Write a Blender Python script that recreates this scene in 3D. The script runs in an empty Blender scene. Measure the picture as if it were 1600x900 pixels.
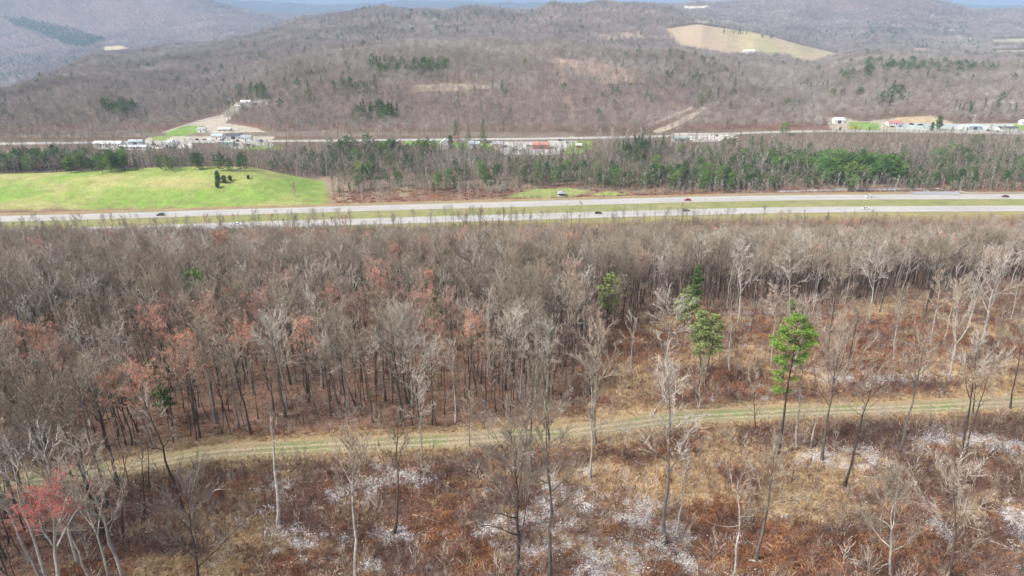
import bpy, math, random
import numpy as np
# ------------------------------------------------------------------ camera, sky, sun, exposure
SC = bpy.context.scene
COL = SC.collection
ZC, PITCH, FPX = 127.0, math.radians(23.0), 1069.0
cam_d = bpy.data.cameras.new('camera'); cam = bpy.data.objects.new('camera', cam_d); COL.objects.link(cam)
cam.location = (0, 0, ZC); cam.rotation_euler = (math.pi/2 - PITCH, 0, 0)
cam_d.sensor_width = 36.0; cam_d.lens = 36.0*FPX/1600.0
cam_d.clip_start = 1.0; cam_d.clip_end = 40000.0
SC.camera = cam
W = bpy.data.worlds.new('World'); SC.world = W; W.use_nodes = True
wn = W.node_tree; wn.nodes.clear()
sky = wn.nodes.new('ShaderNodeTexSky'); sky.sky_type = 'NISHITA'; sky.sun_disc = False
SUN_EL, SUN_AZ = math.radians(44), math.radians(-115)      # azimuth from +Y towards +X
sky.sun_elevation = SUN_EL; sky.sun_rotation = SUN_AZ
sky.air_density = 1.0; sky.dust_density = 2.5
hs = wn.nodes.new('ShaderNodeHueSaturation'); hs.inputs['Saturation'].default_value = 0.40
bg = wn.nodes.new('ShaderNodeBackground'); bg.inputs[1].default_value = 0.11
wo = wn.nodes.new('ShaderNodeOutputWorld')
wn.links.new(sky.outputs[0], hs.inputs['Color']); wn.links.new(hs.outputs[0], bg.inputs[0]); wn.links.new(bg.outputs[0], wo.inputs[0])
sun_d = bpy.data.lights.new('sun', 'SUN'); sun_d.energy = 2.2; sun_d.angle = math.radians(10); sun_d.color = (1.0, .94, .85)
sun = bpy.data.objects.new('sun', sun_d); COL.objects.link(sun)
sdir = np.array([math.sin(SUN_AZ)*math.cos(SUN_EL), math.cos(SUN_AZ)*math.cos(SUN_EL), math.sin(SUN_EL)])
from mathutils import Vector, Matrix, Euler
sun.rotation_euler = Vector(sdir).to_track_quat('Z', 'Y').to_euler(); sun.location = (0, 0, 400)
SC.view_settings.view_transform = 'Standard'; SC.view_settings.look = 'None'; SC.view_settings.gamma = 1
SC.view_settings.exposure = 1.12
SC.render.engine = 'CYCLES'
SC.cycles.max_bounces = 4; SC.cycles.diffuse_bounces = 2; SC.cycles.glossy_bounces = 1; SC.cycles.volume_bounces = 1
SC.cycles.transmission_bounces = 2; SC.cycles.transparent_max_bounces = 4
HAZE_DENSITY = 0.85e-4

# ------------------------------------------------------------------ maths helpers
RNG = np.random.default_rng(11); random.seed(5)
TAB = RNG.random((256, 256))
def vnoise(x, y):
    xi = np.floor(x).astype(int); yi = np.floor(y).astype(int); fx = x-xi; fy = y-yi
    fx = fx*fx*(3-2*fx); fy = fy*fy*(3-2*fy)
    a = TAB[xi & 255, yi & 255]; b = TAB[(xi+1) & 255, yi & 255]; c = TAB[xi & 255, (yi+1) & 255]; d = TAB[(xi+1) & 255, (yi+1) & 255]
    return (a*(1-fx)+b*fx)*(1-fy)+(c*(1-fx)+d*fx)*fy
def fbm(x, y, s, o=4, seed=0):
    x = np.asarray(x, float)/s+seed*17.3; y = np.asarray(y, float)/s+seed*9.1; r = 0; a = .5; t = 0
    for k in range(o):
        r = r+a*vnoise(x, y); t += a; x = x*2.03+13.1; y = y*2.03+7.7; a *= .5
    return r/t
def sstep(a, b, x):
    t = np.clip((x-a)/(b-a), 0, 1); return t*t*(3-2*t)
CP, SP = math.cos(PITCH), math.sin(PITCH)
def P(u, v, y):                                     # the world point seen at photo pixel (u, v) at forward distance y
    a = (u-800)/FPX; b = (450-v)/FPX; t = y/(CP+b*SP)
    return np.array([a*t, y, ZC+t*(-SP+b*CP)])
def proj(x, y, z):
    dz = z-ZC; f = y*CP-dz*SP; up = y*SP+dz*CP
    return 800+FPX*x/f, 450-FPX*up/f
def seg_dist(x, y, pts):
    d = np.full(np.shape(x), 1e9); side = np.zeros(np.shape(x))
    for (ax, ay), (bx, by) in zip(pts[:-1], pts[1:]):
        vx, vy = bx-ax, by-ay; L = vx*vx+vy*vy
        t = np.clip(((x-ax)*vx+(y-ay)*vy)/L, 0, 1); dx = x-ax-t*vx; dy = y-ay-t*vy
        q = np.hypot(dx, dy); s = np.sign(vx*dy-vy*dx); side = np.where(q < d, s*q, side); d = np.minimum(d, q)
    return d, side
def smooth_line(pts, n=12):                         # Catmull-Rom through points
    p = np.array(pts, float); p = np.vstack([2*p[0]-p[1], p, 2*p[-1]-p[-2]]); out = []
    for i in range(1, len(p)-2):
        for k in range(n):
            t = k/n; out.append(.5*((2*p[i])+(-p[i-1]+p[i+1])*t+(2*p[i-1]-5*p[i]+4*p[i+1]-p[i+2])*t*t+(-p[i-1]+3*p[i]-3*p[i+1]+p[i+2])*t**3))
    out.append(p[-2]); return np.array(out)
def inpoly(u, v, poly):
    r = np.zeros(np.shape(u), bool); n = len(poly); j = n-1
    for i in range(n):
        xi, yi = poly[i]; xj, yj = poly[j]
        if yi != yj:
            r ^= ((yi > v) != (yj > v)) & (u < (xj-xi)*(v-yi)/(yj-yi)+xi)
        j = i
    return r

# ------------------------------------------------------------------ terrain height
HWY = smooth_line([(-1300, 240), (-700, 345), (-450, 382), (-261, 400), (-164, 411), (0, 427.5), (176, 443), (352, 447), (520, 446), (900, 430), (1400, 390)], 6)
RD2 = smooth_line([(-1500, 560), (-900, 640), (-520, 672), (-250, 686), (0, 698), (150, 712), (290, 738), (420, 742), (560, 730), (900, 700), (1500, 640)], 6)
UV = {   # distance of a ridge or valley line -> photo column: photo row it is seen at
 920: {-300: 175, 0: 170, 65: 160, 150: 160, 250: 166, 345: 170, 450: 140, 560: 128, 850: 125, 1000: 128, 1100: 140, 1200: 150, 1285: 168, 1340: 155, 1450: 140, 1600: 140, 1900: 150},
 1200: {-300: 160, 0: 150, 65: 131, 150: 128, 250: 132, 345: 136, 450: 100, 560: 82, 700: 76, 850: 72, 950: 80, 1060: 100, 1150: 118, 1285: 130, 1340: 114, 1600: 116, 1900: 120},
 1500: {-300: 170, 0: 156, 65: 138, 150: 116, 250: 112, 345: 104, 450: 88, 560: 86, 700: 83, 850: 82, 950: 84, 1060: 93, 1150: 106, 1285: 106, 1340: 96, 1600: 101, 1900: 100},
 1900: {-300: 175, 0: 162, 65: 126, 150: 97, 250: 90, 345: 84, 450: 70, 560: 69, 850: 63, 950: 65, 1060: 78, 1150: 90, 1250: 99, 1340: 91, 1600: 100, 1900: 100},
 2350: {-300: 185, 0: 170, 65: 122, 150: 94, 215: 84, 345: 67, 450: 50, 560: 43, 850: 40, 950: 38, 1040: 43, 1100: 42, 1190: 55, 1250: 72, 1320: 88, 1400: 88, 1600: 84, 1900: 80},
 2900: {-300: 160, 0: 165, 65: 130, 150: 99, 215: 90, 345: 74, 450: 37, 540: 20, 600: 14, 665: 20, 730: 12, 790: 17, 835: 18, 885: 9, 935: 6, 995: 8, 1060: 26, 1110: 47, 1190: 59, 1250: 72, 1320: 78, 1400: 72, 1600: 72, 1900: 70},
 3600: {-300: 90, 0: 110, 65: 100, 150: 86, 215: 84, 345: 76, 450: 48, 560: 30, 800: 28, 1000: 20, 1060: 20, 1110: 28, 1190: 35, 1250: 40, 1400: 40, 1500: 50, 1600: 56, 1900: 60},
 4500: {-300: 20, 0: 60, 150: 60, 215: 56, 345: 50, 450: 42, 560: 28, 800: 26, 1000: 16, 1060: 16, 1110: 10, 1195: 6, 1230: -4, 1330: -12, 1430: -2, 1480: 15, 1510: 25, 1600: 22, 1900: 10},
 5600: {-300: -80, 0: -45, 200: -25, 300: 0, 370: 17, 450: 34, 560: 26, 800: 20, 1000: 13, 1060: 14, 1200: 10, 1480: 22, 1600: 28, 1900: 20},
 7000: {-300: -40, 0: -20, 300: 12, 450: 30, 560: 22, 800: 19, 1000: 14, 1600: 22, 1900: 14},
 9500: {-300: -30, -100: -20, 300: -8, 400: 3, 480: 7, 540: 10, 600: 4, 700: 3, 800: 5, 900: 7, 1000: 4, 1060: 9, 1300: 6, 1480: 8, 1540: 14, 1600: 10, 1900: 4},
}
QT = np.linspace(-1.6, 1.6, 641)
lines = []
def const_line(y, z): lines.append((np.full(QT.shape, float(y)), np.full(QT.shape, float(z))))
for y_, z_ in ((0, 71), (65, 60.5), (120, 52.5), (165, 46), (250, 24.5), (320, 5), (375, -8), (430, -8), (520, -9), (620, -9), (700, -6), (755, -4)): const_line(y_, z_)
ker = np.hanning(11); ker /= ker.sum()
for yy, d in UV.items():
    us = sorted(d); pq = [P(u, d[u], yy) for u in us]
    z = np.interp(QT, [p[0]/p[1] for p in pq], [p[2] for p in pq])
    zp = np.pad(z, 5, mode='edge'); z = np.convolve(zp, ker, 'valid')
    lines.append((np.full(QT.shape, float(yy)), z))
lines.append((np.full(QT.shape, 14000.0), lines[-1][1]-220))
YL = np.array([l[0][0] for l in lines]); ZL = np.array([l[1] for l in lines])      # (K), (K, Q)
YT = np.concatenate([np.arange(0, 460, 4.0), np.geomspace(460, 14000, 700)])
def pchip(xk, zk, x):
    h = np.diff(xk)[:, None]; dl = np.diff(zk, axis=0)/h
    m = np.zeros_like(zk)
    a, b = dl[:-1], dl[1:]; ok = a*b > 0
    w1 = 2*h[1:]+h[:-1]; w2 = h[1:]+2*h[:-1]
    with np.errstate(divide='ignore', invalid='ignore'):
        m[1:-1] = np.where(ok, (w1+w2)/(w1/a+w2/b), 0)
    m[0] = dl[0]; m[-1] = dl[-1]
    i = np.clip(np.searchsorted(xk, x, 'right')-1, 0, len(xk)-2); hh = (xk[i+1]-xk[i])[:, None]; t = ((x-xk[i])[:, None])/hh
    return (2*t**3-3*t*t+1)*zk[i]+(t**3-2*t*t+t)*hh*m[i]+(-2*t**3+3*t*t)*zk[i+1]+(t**3-t*t)*hh*m[i+1]
ZT = pchip(YL, ZL, YT)                              # (Y, Q)
TRACK = None
def track_dist(x, y):
    return seg_dist(x, y, TRACK)[0] if TRACK is not None else np.full(np.shape(x), 99.)
def height(x, y):
    x = np.asarray(x, float); y = np.asarray(y, float); yc = np.clip(y, 0, 13999)
    q = np.clip(x/np.maximum(y, 40), -1.599, 1.599)
    fi = np.interp(yc, YT, np.arange(len(YT))); i = np.clip(fi.astype(int), 0, len(YT)-2); f = fi-i
    g = (q+1.6)/3.2*(len(QT)-1); j = np.clip(g.astype(int), 0, len(QT)-2); g = g-j
    z = (ZT[i, j]*(1-g)+ZT[i, j+1]*g)*(1-f)+(ZT[i+1, j]*(1-g)+ZT[i+1, j+1]*g)*f
    # gullies and spurs on the hills, gentle rolls near by
    amp = np.interp(y, [0, 700, 800, 1000, 1400, 2500, 4500, 9000, 14000], [1.2, .6, 1, 13, 17, 34, 70, 60, 60])
    nz = fbm(x, y*.8, np.interp(y, [0, 700, 1500, 4000], [60, 90, 210, 480]), 4, 1)-.5
    rid = np.abs(fbm(x, y*.6, np.interp(y, [0, 700, 1500, 4000], [60, 90, 160, 420]), 3, 3)-.5)
    z = z+amp*(nz*1.3)-amp*1.5*(rid-.12)*sstep(790, 950, y)
    near = (fbm(x, y, 5, 3, 5)-.5)*.8
    td = track_dist(x, y)
    z = z+near*sstep(4.5, 9, td)*(y < 420)
    # green mound on the left beyond the highway
    q0 = x/np.maximum(y, 1)
    mw = sstep(-.265, -.40, q0)*(1-.25*sstep(-.50, -.85, q0)); ym = sstep(455, 525, y)*(1-sstep(528, 575, y))
    z = z+mw*ym*(11.0+2.0*np.sin(x*.021+1)+2.5*np.exp(-((x+195)/60)**2))
    # road grading
    d, _ = seg_dist(x, y, HWY); w = sstep(27, 44, d); z = z*w+0.0*(1-w)
    d2, _ = seg_dist(x, y, RD2); w = sstep(9, 22, d2); z = z*w-5.0*(1-w)
    return z
YR = np.concatenate([np.arange(20, 460, .5), np.geomspace(460, 13500, 2600)])
def G(u, v):                                        # the point of ground seen at photo pixel (u, v)
    p = np.array([P(u, v, 1.0)])[0]; x = p[0]*YR; z = ZC+(p[2]-ZC)*YR; h = height(x, YR)
    k = np.argmax(h > z) if (h > z).any() else len(YR)-1
    return np.array([x[k], YR[k], h[k]])
TRACK = None
_tp = [G(u, v)[:2] for u, v in ((-250, 800), (60, 752), (230, 726), (350, 708), (500, 699), (660, 691), (800, 683), (900, 674), (1050, 656), (1200, 645), (1400, 638), (1600, 631), (1850, 620))]
TRACK = smooth_line(_tp, 6)

# ------------------------------------------------------------------ materials
def newmat(name):
    m = bpy.data.materials.new(name); m.use_nodes = True; nt = m.node_tree; nt.nodes.clear()
    o = nt.nodes.new('ShaderNodeOutputMaterial'); b = nt.nodes.new('ShaderNodeBsdfPrincipled')
    b.inputs['Roughness'].default_value = .9
    b.inputs['Specular IOR Level'].default_value = .15
    nt.links.new(b.outputs[0], o.inputs[0]); return m, nt, b
def node(nt, t, **kw):
    n = nt.nodes.new(t)
    for k, v in kw.items(): setattr(n, k, v)
    return n
def ramp(nt, fac, stops, interp='LINEAR'):
    r = nt.nodes.new('ShaderNodeValToRGB'); r.color_ramp.interpolation = interp; e = r.color_ramp.elements
    while len(e) < len(stops): e.new(.5)
    for k, (p, c) in enumerate(stops): e[k].position = p; e[k].color = (*c, 1)
    nt.links.new(fac, r.inputs[0]); return r.outputs[0]
def mixc(nt, f, a, b, mode='MIX'):
    n = nt.nodes.new('ShaderNodeMix'); n.data_type = 'RGBA'; n.blend_type = mode
    for s, x in ((0, f), (6, a), (7, b)):
        if hasattr(x, 'links'): nt.links.new(x, n.inputs[s])
        else: n.inputs[s].default_value = x if s == 0 else (*x, 1)
    return n.outputs[2]
def noise(nt, scale, vec=None, detail=3, rough=.6):
    n = nt.nodes.new('ShaderNodeTexNoise'); n.inputs['Scale'].default_value = scale; n.inputs['Detail'].default_value = detail
    n.inputs['Roughness'].default_value = rough
    if vec is not None: nt.links.new(vec, n.inputs['Vector'])
    return n.outputs[0]
def mathn(nt, op, a, b=0.0, clamp=False):
    n = nt.nodes.new('ShaderNodeMath'); n.operation = op; n.use_clamp = clamp
    for s, x in ((0, a), (1, b)):
        if hasattr(x, 'links'): nt.links.new(x, n.inputs[s])
        else: n.inputs[s].default_value = x
    return n.outputs[0]
def treemat(name, stops, patch=.012, grain=None, wnoise=.55):
    """colour varies per tree: half its own random number, half a slow noise over the land"""
    m, nt, b = newmat(name); oi = node(nt, 'ShaderNodeObjectInfo')
    n = noise(nt, patch, oi.outputs['Location'], 2)
    n = mathn(nt, 'MULTIPLY_ADD', n, 2.2); nt.nodes[-1].inputs[2].default_value = -.6
    f = mathn(nt, 'ADD', mathn(nt, 'MULTIPLY', n, wnoise), mathn(nt, 'MULTIPLY', oi.outputs['Random'], 1-wnoise), True)
    c = ramp(nt, f, stops)
    if grain:
        tc = node(nt, 'ShaderNodeTexCoord')
        g = noise(nt, grain, tc.outputs['Object'], 3)
        c = mixc(nt, 1.0, c, ramp(nt, g, [(.3, (.5, .5, .5)), (.7, (1.3, 1.3, 1.3))]), 'MULTIPLY')
    nt.links.new(c, b.inputs['Base Color']); return m
def flat(name, c, rough=.8, metal=0, grain=None, amt=.3, spec=.3):
    m, nt, b = newmat(name); b.inputs['Roughness'].default_value = rough; b.inputs['Metallic'].default_value = metal
    b.inputs['Specular IOR Level'].default_value = spec
    if grain:
        tc = node(nt, 'ShaderNodeTexCoord'); g = noise(nt, grain, tc.outputs['Object'], 4)
        lo = tuple(x*(1-amt) for x in c); hi = tuple(min(1, x*(1+amt)) for x in c)
        nt.links.new(ramp(nt, g, [(.3, lo), (.7, hi)]), b.inputs['Base Color'])
    else: b.inputs['Base Color'].default_value = (*c, 1)
    return m
M = {}
M['bark'] = treemat('grey_brown_bark', [(0, (.05, .043, .036)), (.45, (.11, .095, .08)), (.75, (.22, .195, .17)), (1, (.40, .37, .335))], .02, 1.2, .25)
M['twig'] = treemat('bare_twigs', [(0, (.13, .108, .08)), (.25, (.24, .205, .155)), (.5, (.345, .30, .24)), (.7, (.39, .31, .24)), (.85, (.49, .445, .385)), (1, (.64, .595, .535))], .014, None, .32)
M['pale_bark'] = treemat('pale_bark', [(0, (.34, .31, .28)), (1, (.50, .47, .43))], .02, 1.5, .3)
M['pale_twig'] = treemat('pale_twigs', [(0, (.40, .36, .325)), (1, (.56, .52, .48))], .02, None, .3)
M['dark_bark'] = flat('dark_bark', (.06, .048, .04), grain=1.5)
M['dark_twig'] = flat('dark_twigs', (.22, .185, .16))
M['bud_red'] = treemat('red_buds', [(0, (.60, .26, .20)), (.5, (.60, .31, .25)), (1, (.54, .33, .28))], .03)
M['bud_vivid'] = flat('vivid_red_buds', (.54, .15, .125))
M['bud_orange'] = treemat('orange_buds', [(0, (.68, .31, .20)), (1, (.66, .36, .26))], .03)
M['bud_pink'] = treemat('pink_buds', [(0, (.50, .29, .24)), (1, (.46, .30, .26))], .03)
M['farwood'] = treemat('far_bare_wood', [(0, (.08, .08, .068)), (.25, (.19, .175, .155)), (.5, (.31, .26, .23)), (.75, (.38, .345, .315)), (1, (.64, .61, .57))], .0055, None, .48)
M['beltwood'] = treemat('belt_bare_wood', [(0, (.13, .12, .085)), (.5, (.28, .25, .20)), (.8, (.38, .34, .29)), (1, (.60, .55, .49))], .012, None, .4)
M['needle'] = treemat('dark_needles', [(0, (.05, .10, .035)), (.5, (.10, .17, .055)), (1, (.20, .25, .09))], .02, .8, .4)
M['needle_mid'] = treemat('green_needles', [(0, (.09, .18, .055)), (.6, (.17, .28, .085)), (1, (.30, .36, .12))], .02, .8, .4)
M['needle_bright'] = flat('bright_needles', (.185, .29, .06), grain=1.6, amt=.6)
M['needle_olive'] = flat('olive_needles', (.22, .27, .10), grain=1.2, amt=.45)
M['cedar'] = flat('cedar_leaf', (.085, .15, .045), grain=1.5, amt=.5)

# ------------------------------------------------------------------ mesh building
class MB:
    def __init__(s): s.v = []; s.f = []; s.m = []; s.n = 0
    def add(s, V, F, mi=0):
        V = np.asarray(V, float).reshape(-1, 3); s.v.append(V)
        s.f += [tuple(int(i)+s.n for i in f) for f in F]; s.m += [mi]*len(F); s.n += len(V)
    def tris(s, A, B, C, mi=0):
        n = len(A)
        if not n: return
        V = np.empty((n*3, 3)); V[0::3] = A; V[1::3] = B; V[2::3] = C
        i = np.arange(n)*3+s.n
        s.v.append(V); s.f += list(zip(i.tolist(), (i+1).tolist(), (i+2).tolist())); s.m += [mi]*n; s.n += 3*n
    def tube(s, pts, rad, n=5, mi=0, cap=False):
        pts = np.asarray(pts, float); d = np.gradient(pts, axis=0); d /= np.linalg.norm(d, axis=1)[:, None]+1e-9
        ref = np.array([1., 0, 0]) if abs(d[0][0]) < .8 else np.array([0, 1., 0])
        V = []
        for p, t, r in zip(pts, d, rad):
            a = np.cross(t, ref); a /= np.linalg.norm(a)+1e-9; b = np.cross(t, a)
            for k in range(n):
                w = 2*math.pi*k/n; V.append(p+r*(math.cos(w)*a+math.sin(w)*b))
        F = []
        for i in range(len(pts)-1):
            for k in range(n):
                k2 = (k+1) % n; F.append((i*n+k, i*n+k2, (i+1)*n+k2, (i+1)*n+k))
        if cap: F.append(tuple(range((len(pts)-1)*n, len(pts)*n)))
        s.add(V, F, mi)
    def box(s, c, size, mi=0, rot=0):
        x, y, z = [q/2 for q in size]; V = np.array([(i*x, j*y, k*z) for i in (-1, 1) for j in (-1, 1) for k in (-1, 1)])
        if rot: R = np.array([[math.cos(rot), -math.sin(rot), 0], [math.sin(rot), math.cos(rot), 0], [0, 0, 1]]); V = V@R.T
        s.add(V+np.array(c), [(0, 1, 3, 2), (4, 6, 7, 5), (0, 4, 5, 1), (2, 3, 7, 6), (0, 2, 6, 4), (1, 5, 7, 3)], mi)
    def mesh(s, name, mats):
        me = bpy.data.meshes.new(name); V = np.concatenate(s.v) if s.v else np.zeros((0, 3))
        me.from_pydata(V.tolist(), [], s.f)
        for m in mats: me.materials.append(M[m] if isinstance(m, str) else m)
        if len(mats) > 1: me.polygons.foreach_set('material_index', np.array(s.m, dtype=np.int32))
        me.update(); return me
def join(*mbs):
    r = MB()
    for k, b in enumerate(mbs):
        for V in b.v: r.v.append(V)
        r.f += [tuple(i+r.n for i in f) for f in b.f]; r.m += [k]*len(b.f); r.n += b.n
    return r
def unit(a): return a/(np.linalg.norm(a, axis=-1, keepdims=True)+1e-9)
def rnd(rs, n): return unit(rs.normal(size=(n, 3)))
def twigs(mb, P0, D, L, Wd, rs, mi=0):              # one slender blade each, sides turned at random
    S = unit(np.cross(D, rnd(rs, len(P0))))*Wd[:, None]
    mb.tris(P0-S, P0+S, P0+D*L[:, None], mi); return P0+D*L[:, None]
def grow(rs, P0, D, L, per, spread, up, frac, tmin=.25):
    """children sprouting along straight parents"""
    n = len(P0); i = np.repeat(np.arange(n), per); t = tmin+(1-tmin)*rs.random(n*per)
    p = P0[i]+D[i]*(L[i]*t)[:, None]; d = unit(D[i]+rnd(rs, n*per)*spread+np.array([0, 0, up]))
    l = L[i]*frac*(.6+.6*rs.random(n*per))*(1.15-.5*t); return p, d, l

def bare_tree(rs, H=18., cs=.45, spread=.22, limbs=13, bpl=7, tpb=8, sub=2, tw=.022, rt=None, fork=0, up=.5, sides=7, curve=1., buds=None, nb=0, snap=1.0, bs_=.75):
    T = MB(); C = MB(); B = MB(); rt = rt or H*.0105
    n = 9; zz = np.linspace(0, snap*.93, n); lean = rs.normal(size=2)*.012*H*curve
    path = np.stack([lean[0]*zz**2*2+np.cumsum(rs.normal(size=n))*.006*H*curve, lean[1]*zz**2*2+np.cumsum(rs.normal(size=n))*.006*H*curve, zz*H], 1); path[0, :2] = 0
    rad = rt*(1-zz*.86)+rt*.55*np.exp(-zz*30); T.tube(path, rad, sides)
    if snap < 1: limbs = max(2, limbs//4)
    P0 = []; D = []; L = []
    for k in range(limbs):
        h = cs+(snap*.97-cs)*((k+rs.random()*.8)/limbs)**.85; a = k*2.4+rs.random()*.9
        r = (h-cs)/(1.0-cs+1e-6)
        p = np.array([np.interp(h, zz, path[:, i]) for i in range(3)])
        el = (.45+.75*r)+rs.normal()*.14; ln = H*spread*(1.35-.75*r)*(.75+.5*rs.random())
        if fork and k < fork: el = .95+rs.random()*.2; ln = H*(1-h)*.85
        d = np.array([math.cos(a)*math.cos(el), math.sin(a)*math.cos(el), math.sin(el)])
        r0 = np.interp(h, zz, rad)*(.55 if not (fork and k < fork) else .8); q = [p]; dd = d.copy(); m = 5
        for j in range(m):
            dd = unit(dd+np.array([0, 0, up*.14])+rs.normal(size=3)*.11*curve); q.append(q[-1]+dd*ln/m)
        q = np.array(q); T.tube(q, r0*np.linspace(1, .22, m+1), 4 if sides > 5 else 3)
        for j in range(m):
            if j >= 1: P0.append(q[j]); D.append(unit(q[j+1]-q[j])); L.append(ln/m)
        P0.append(q[-1]); D.append(dd); L.append(ln*.25)
    P0 = np.array(P0); D = np.array(D); L = np.array(L); n = len(P0)
    per = max(1, round(bpl*limbs/n))
    p, d, l = grow(rs, P0, D, L, per, .75, up*.4, 1, .0); l = H*spread*.42*(.5+.8*rs.random(len(p)))
    twigs(C, p, d, l, np.full(len(p), tw*1.9), rs)
    p2, d2, l2 = grow(rs, p, d, l, tpb, .6, up*.35, .55)
    e = twigs(C, p2, d2, l2, np.full(len(p2), tw*1.1), rs)
    if sub:
        p3, d3, l3 = grow(rs, p2, d2, l2, sub, .6, up*.3, .6); e = twigs(C, p3, d3, l3, np.full(len(p3), tw*.75), rs)
    if buds:
        k = rs.integers(0, len(e), nb); c = e[k]+rs.normal(size=(nb, 3))*.14; k2 = c[:, 2] > H*(cs+(.98-cs)*rs.random(nb)*.62); c = c[k2]
        s = (.05+.07*rs.random(len(c)))*bs_; a = rnd(rs, len(c)); b = unit(np.cross(a, rnd(rs, len(c))))
        B.tris(c-a*s[:, None]*1.5, c+b*s[:, None], c+a*s[:, None]*1.5)
    return T, C, B
def clusters(mb, C, R, n, sz, rs, flat_=.45, mi=0):  # needle clumps: n leaf-sized faces in a flattened ball at each centre
    n = int(n*1.45); i = np.repeat(np.arange(len(C)), n); m = len(i)
    o = rnd(rs, m)*(rs.random(m)**.45)[:, None]*R[i][:, None]; o[:, 2] *= flat_
    c = C[i]+o; a = rnd(rs, m); a[:, 2] = a[:, 2]*.6+.12; b = unit(np.cross(a, rnd(rs, m))); s = sz*(.6+.8*rs.random(m))[:, None]
    mb.tris(c-b*s*.36, c+b*s*.36, c+a*s*1.6, mi)
def conifer(rs, H=16., kind='pine', cs=.2, spread=.22, n=26, cl=5, lf=8, sz=.4, rt=None, sides=5, plan=None):
    T = MB(); F = MB(); rt = rt or H*.011; zz = np.linspace(0, .98, 8)
    w = np.cumsum(rs.normal(size=(8, 2)), 0)*.005*H; w[0] = 0; path = np.c_[w, zz*H]
    T.tube(path, rt*(1.03-zz), sides)
    Cs = []; Rs = []
    items = plan or [(cs+(.99-cs)*((k+.5*rs.random())/n), k*2.4+rs.random(), None) for k in range(n)]
    for h, a, lnf in items:
        r = (h-cs)/(1-cs)
        if lnf is not None: ln = lnf*H
        elif kind == 'spruce': ln = H*spread*(1.02-r)**.85*(.8+.4*rs.random())
        elif kind == 'pine': ln = H*spread*(.35+1.0*math.sin(math.pi*min(1, .18+r*.82)))*(.6+.65*rs.random())
        else: ln = H*spread*math.sqrt(max(.03, 1-(1.6*r-.75)**2))*(.75+.4*rs.random())
        p = np.array([np.interp(h, zz, path[:, i]) for i in range(3)])
        el = {'spruce': -.15, 'pine': .18, 'round': .4}[kind]+.5*r*(kind != 'spruce')
        d = np.array([math.cos(a)*math.cos(el), math.sin(a)*math.cos(el), math.sin(el)])
        T.tube([p, p+d*ln*.6, p+d*ln+np.array([0, 0, .06*ln])], [rt*.22, rt*.14, rt*.05], 3)
        m = max(2, int(cl*ln/(H*spread)+.5))
        for j in range(m):
            t = (.35 if lnf is None else .55)+(.68 if lnf is None else .5)*(j+rs.random())/m
            side = np.array([-d[1], d[0], 0])*rs.normal()*(.16 if plan is None else .2)*ln
            Cs.append(p+d*ln*t+side+np.array([0, 0, .05*ln])); Rs.append(((.30*(1.25-t)+.14)*ln*(.8+.4*rs.random())+.15) if plan is None else .25+.5*rs.random())
    Cs.append(path[-1]); Rs.append(H*.035)
    clusters(F, np.array(Cs), np.array(Rs), lf, sz, rs, .42 if kind != 'round' else .8)
    return T, F

# ------------------------------------------------------------------ object helpers
def tag(o, label=None, cat=None, group=None, kind=None):
    if label: o['label'] = label
    if cat: o['category'] = cat
    if group: o['group'] = group
    if kind: o['kind'] = kind
    return o
def link(name, me, parent=None, loc=(0, 0, 0), rz=0):
    o = bpy.data.objects.new(name, me); COL.objects.link(o); o.location = loc; o.rotation_euler = (0, 0, rz)
    if parent: o.parent = parent
    return o
def copy_tree(o, parent=None):
    c = o.copy(); COL.objects.link(c)
    if parent: c.parent = parent
    for ch in o.children: copy_tree(ch, c)
    return c
def placed(name, parts, loc, rz, sc, label, cat, group=None, top=None, H=None):
    """a thing from shared part meshes; top = world point its tip leans to"""
    e = link(name, None, None, loc); e.empty_display_size = 1
    R = Euler((0, 0, rz)).to_matrix()
    if top is not None:
        d = Vector(top)-Vector(loc); sc = d.length/H; R = Vector((0, 0, 1)).rotation_difference(d.normalized()).to_matrix() @ R
    else:
        R = Euler((random.gauss(0, .025), random.gauss(0, .025), 0)).to_matrix() @ R
    e.rotation_euler = R.to_euler(); e.scale = (sc, sc, sc)
    for pn, me in parts:
        if me is not None and len(me.polygons): link(pn, me, e)
    return tag(e, label, cat, group)
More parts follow.
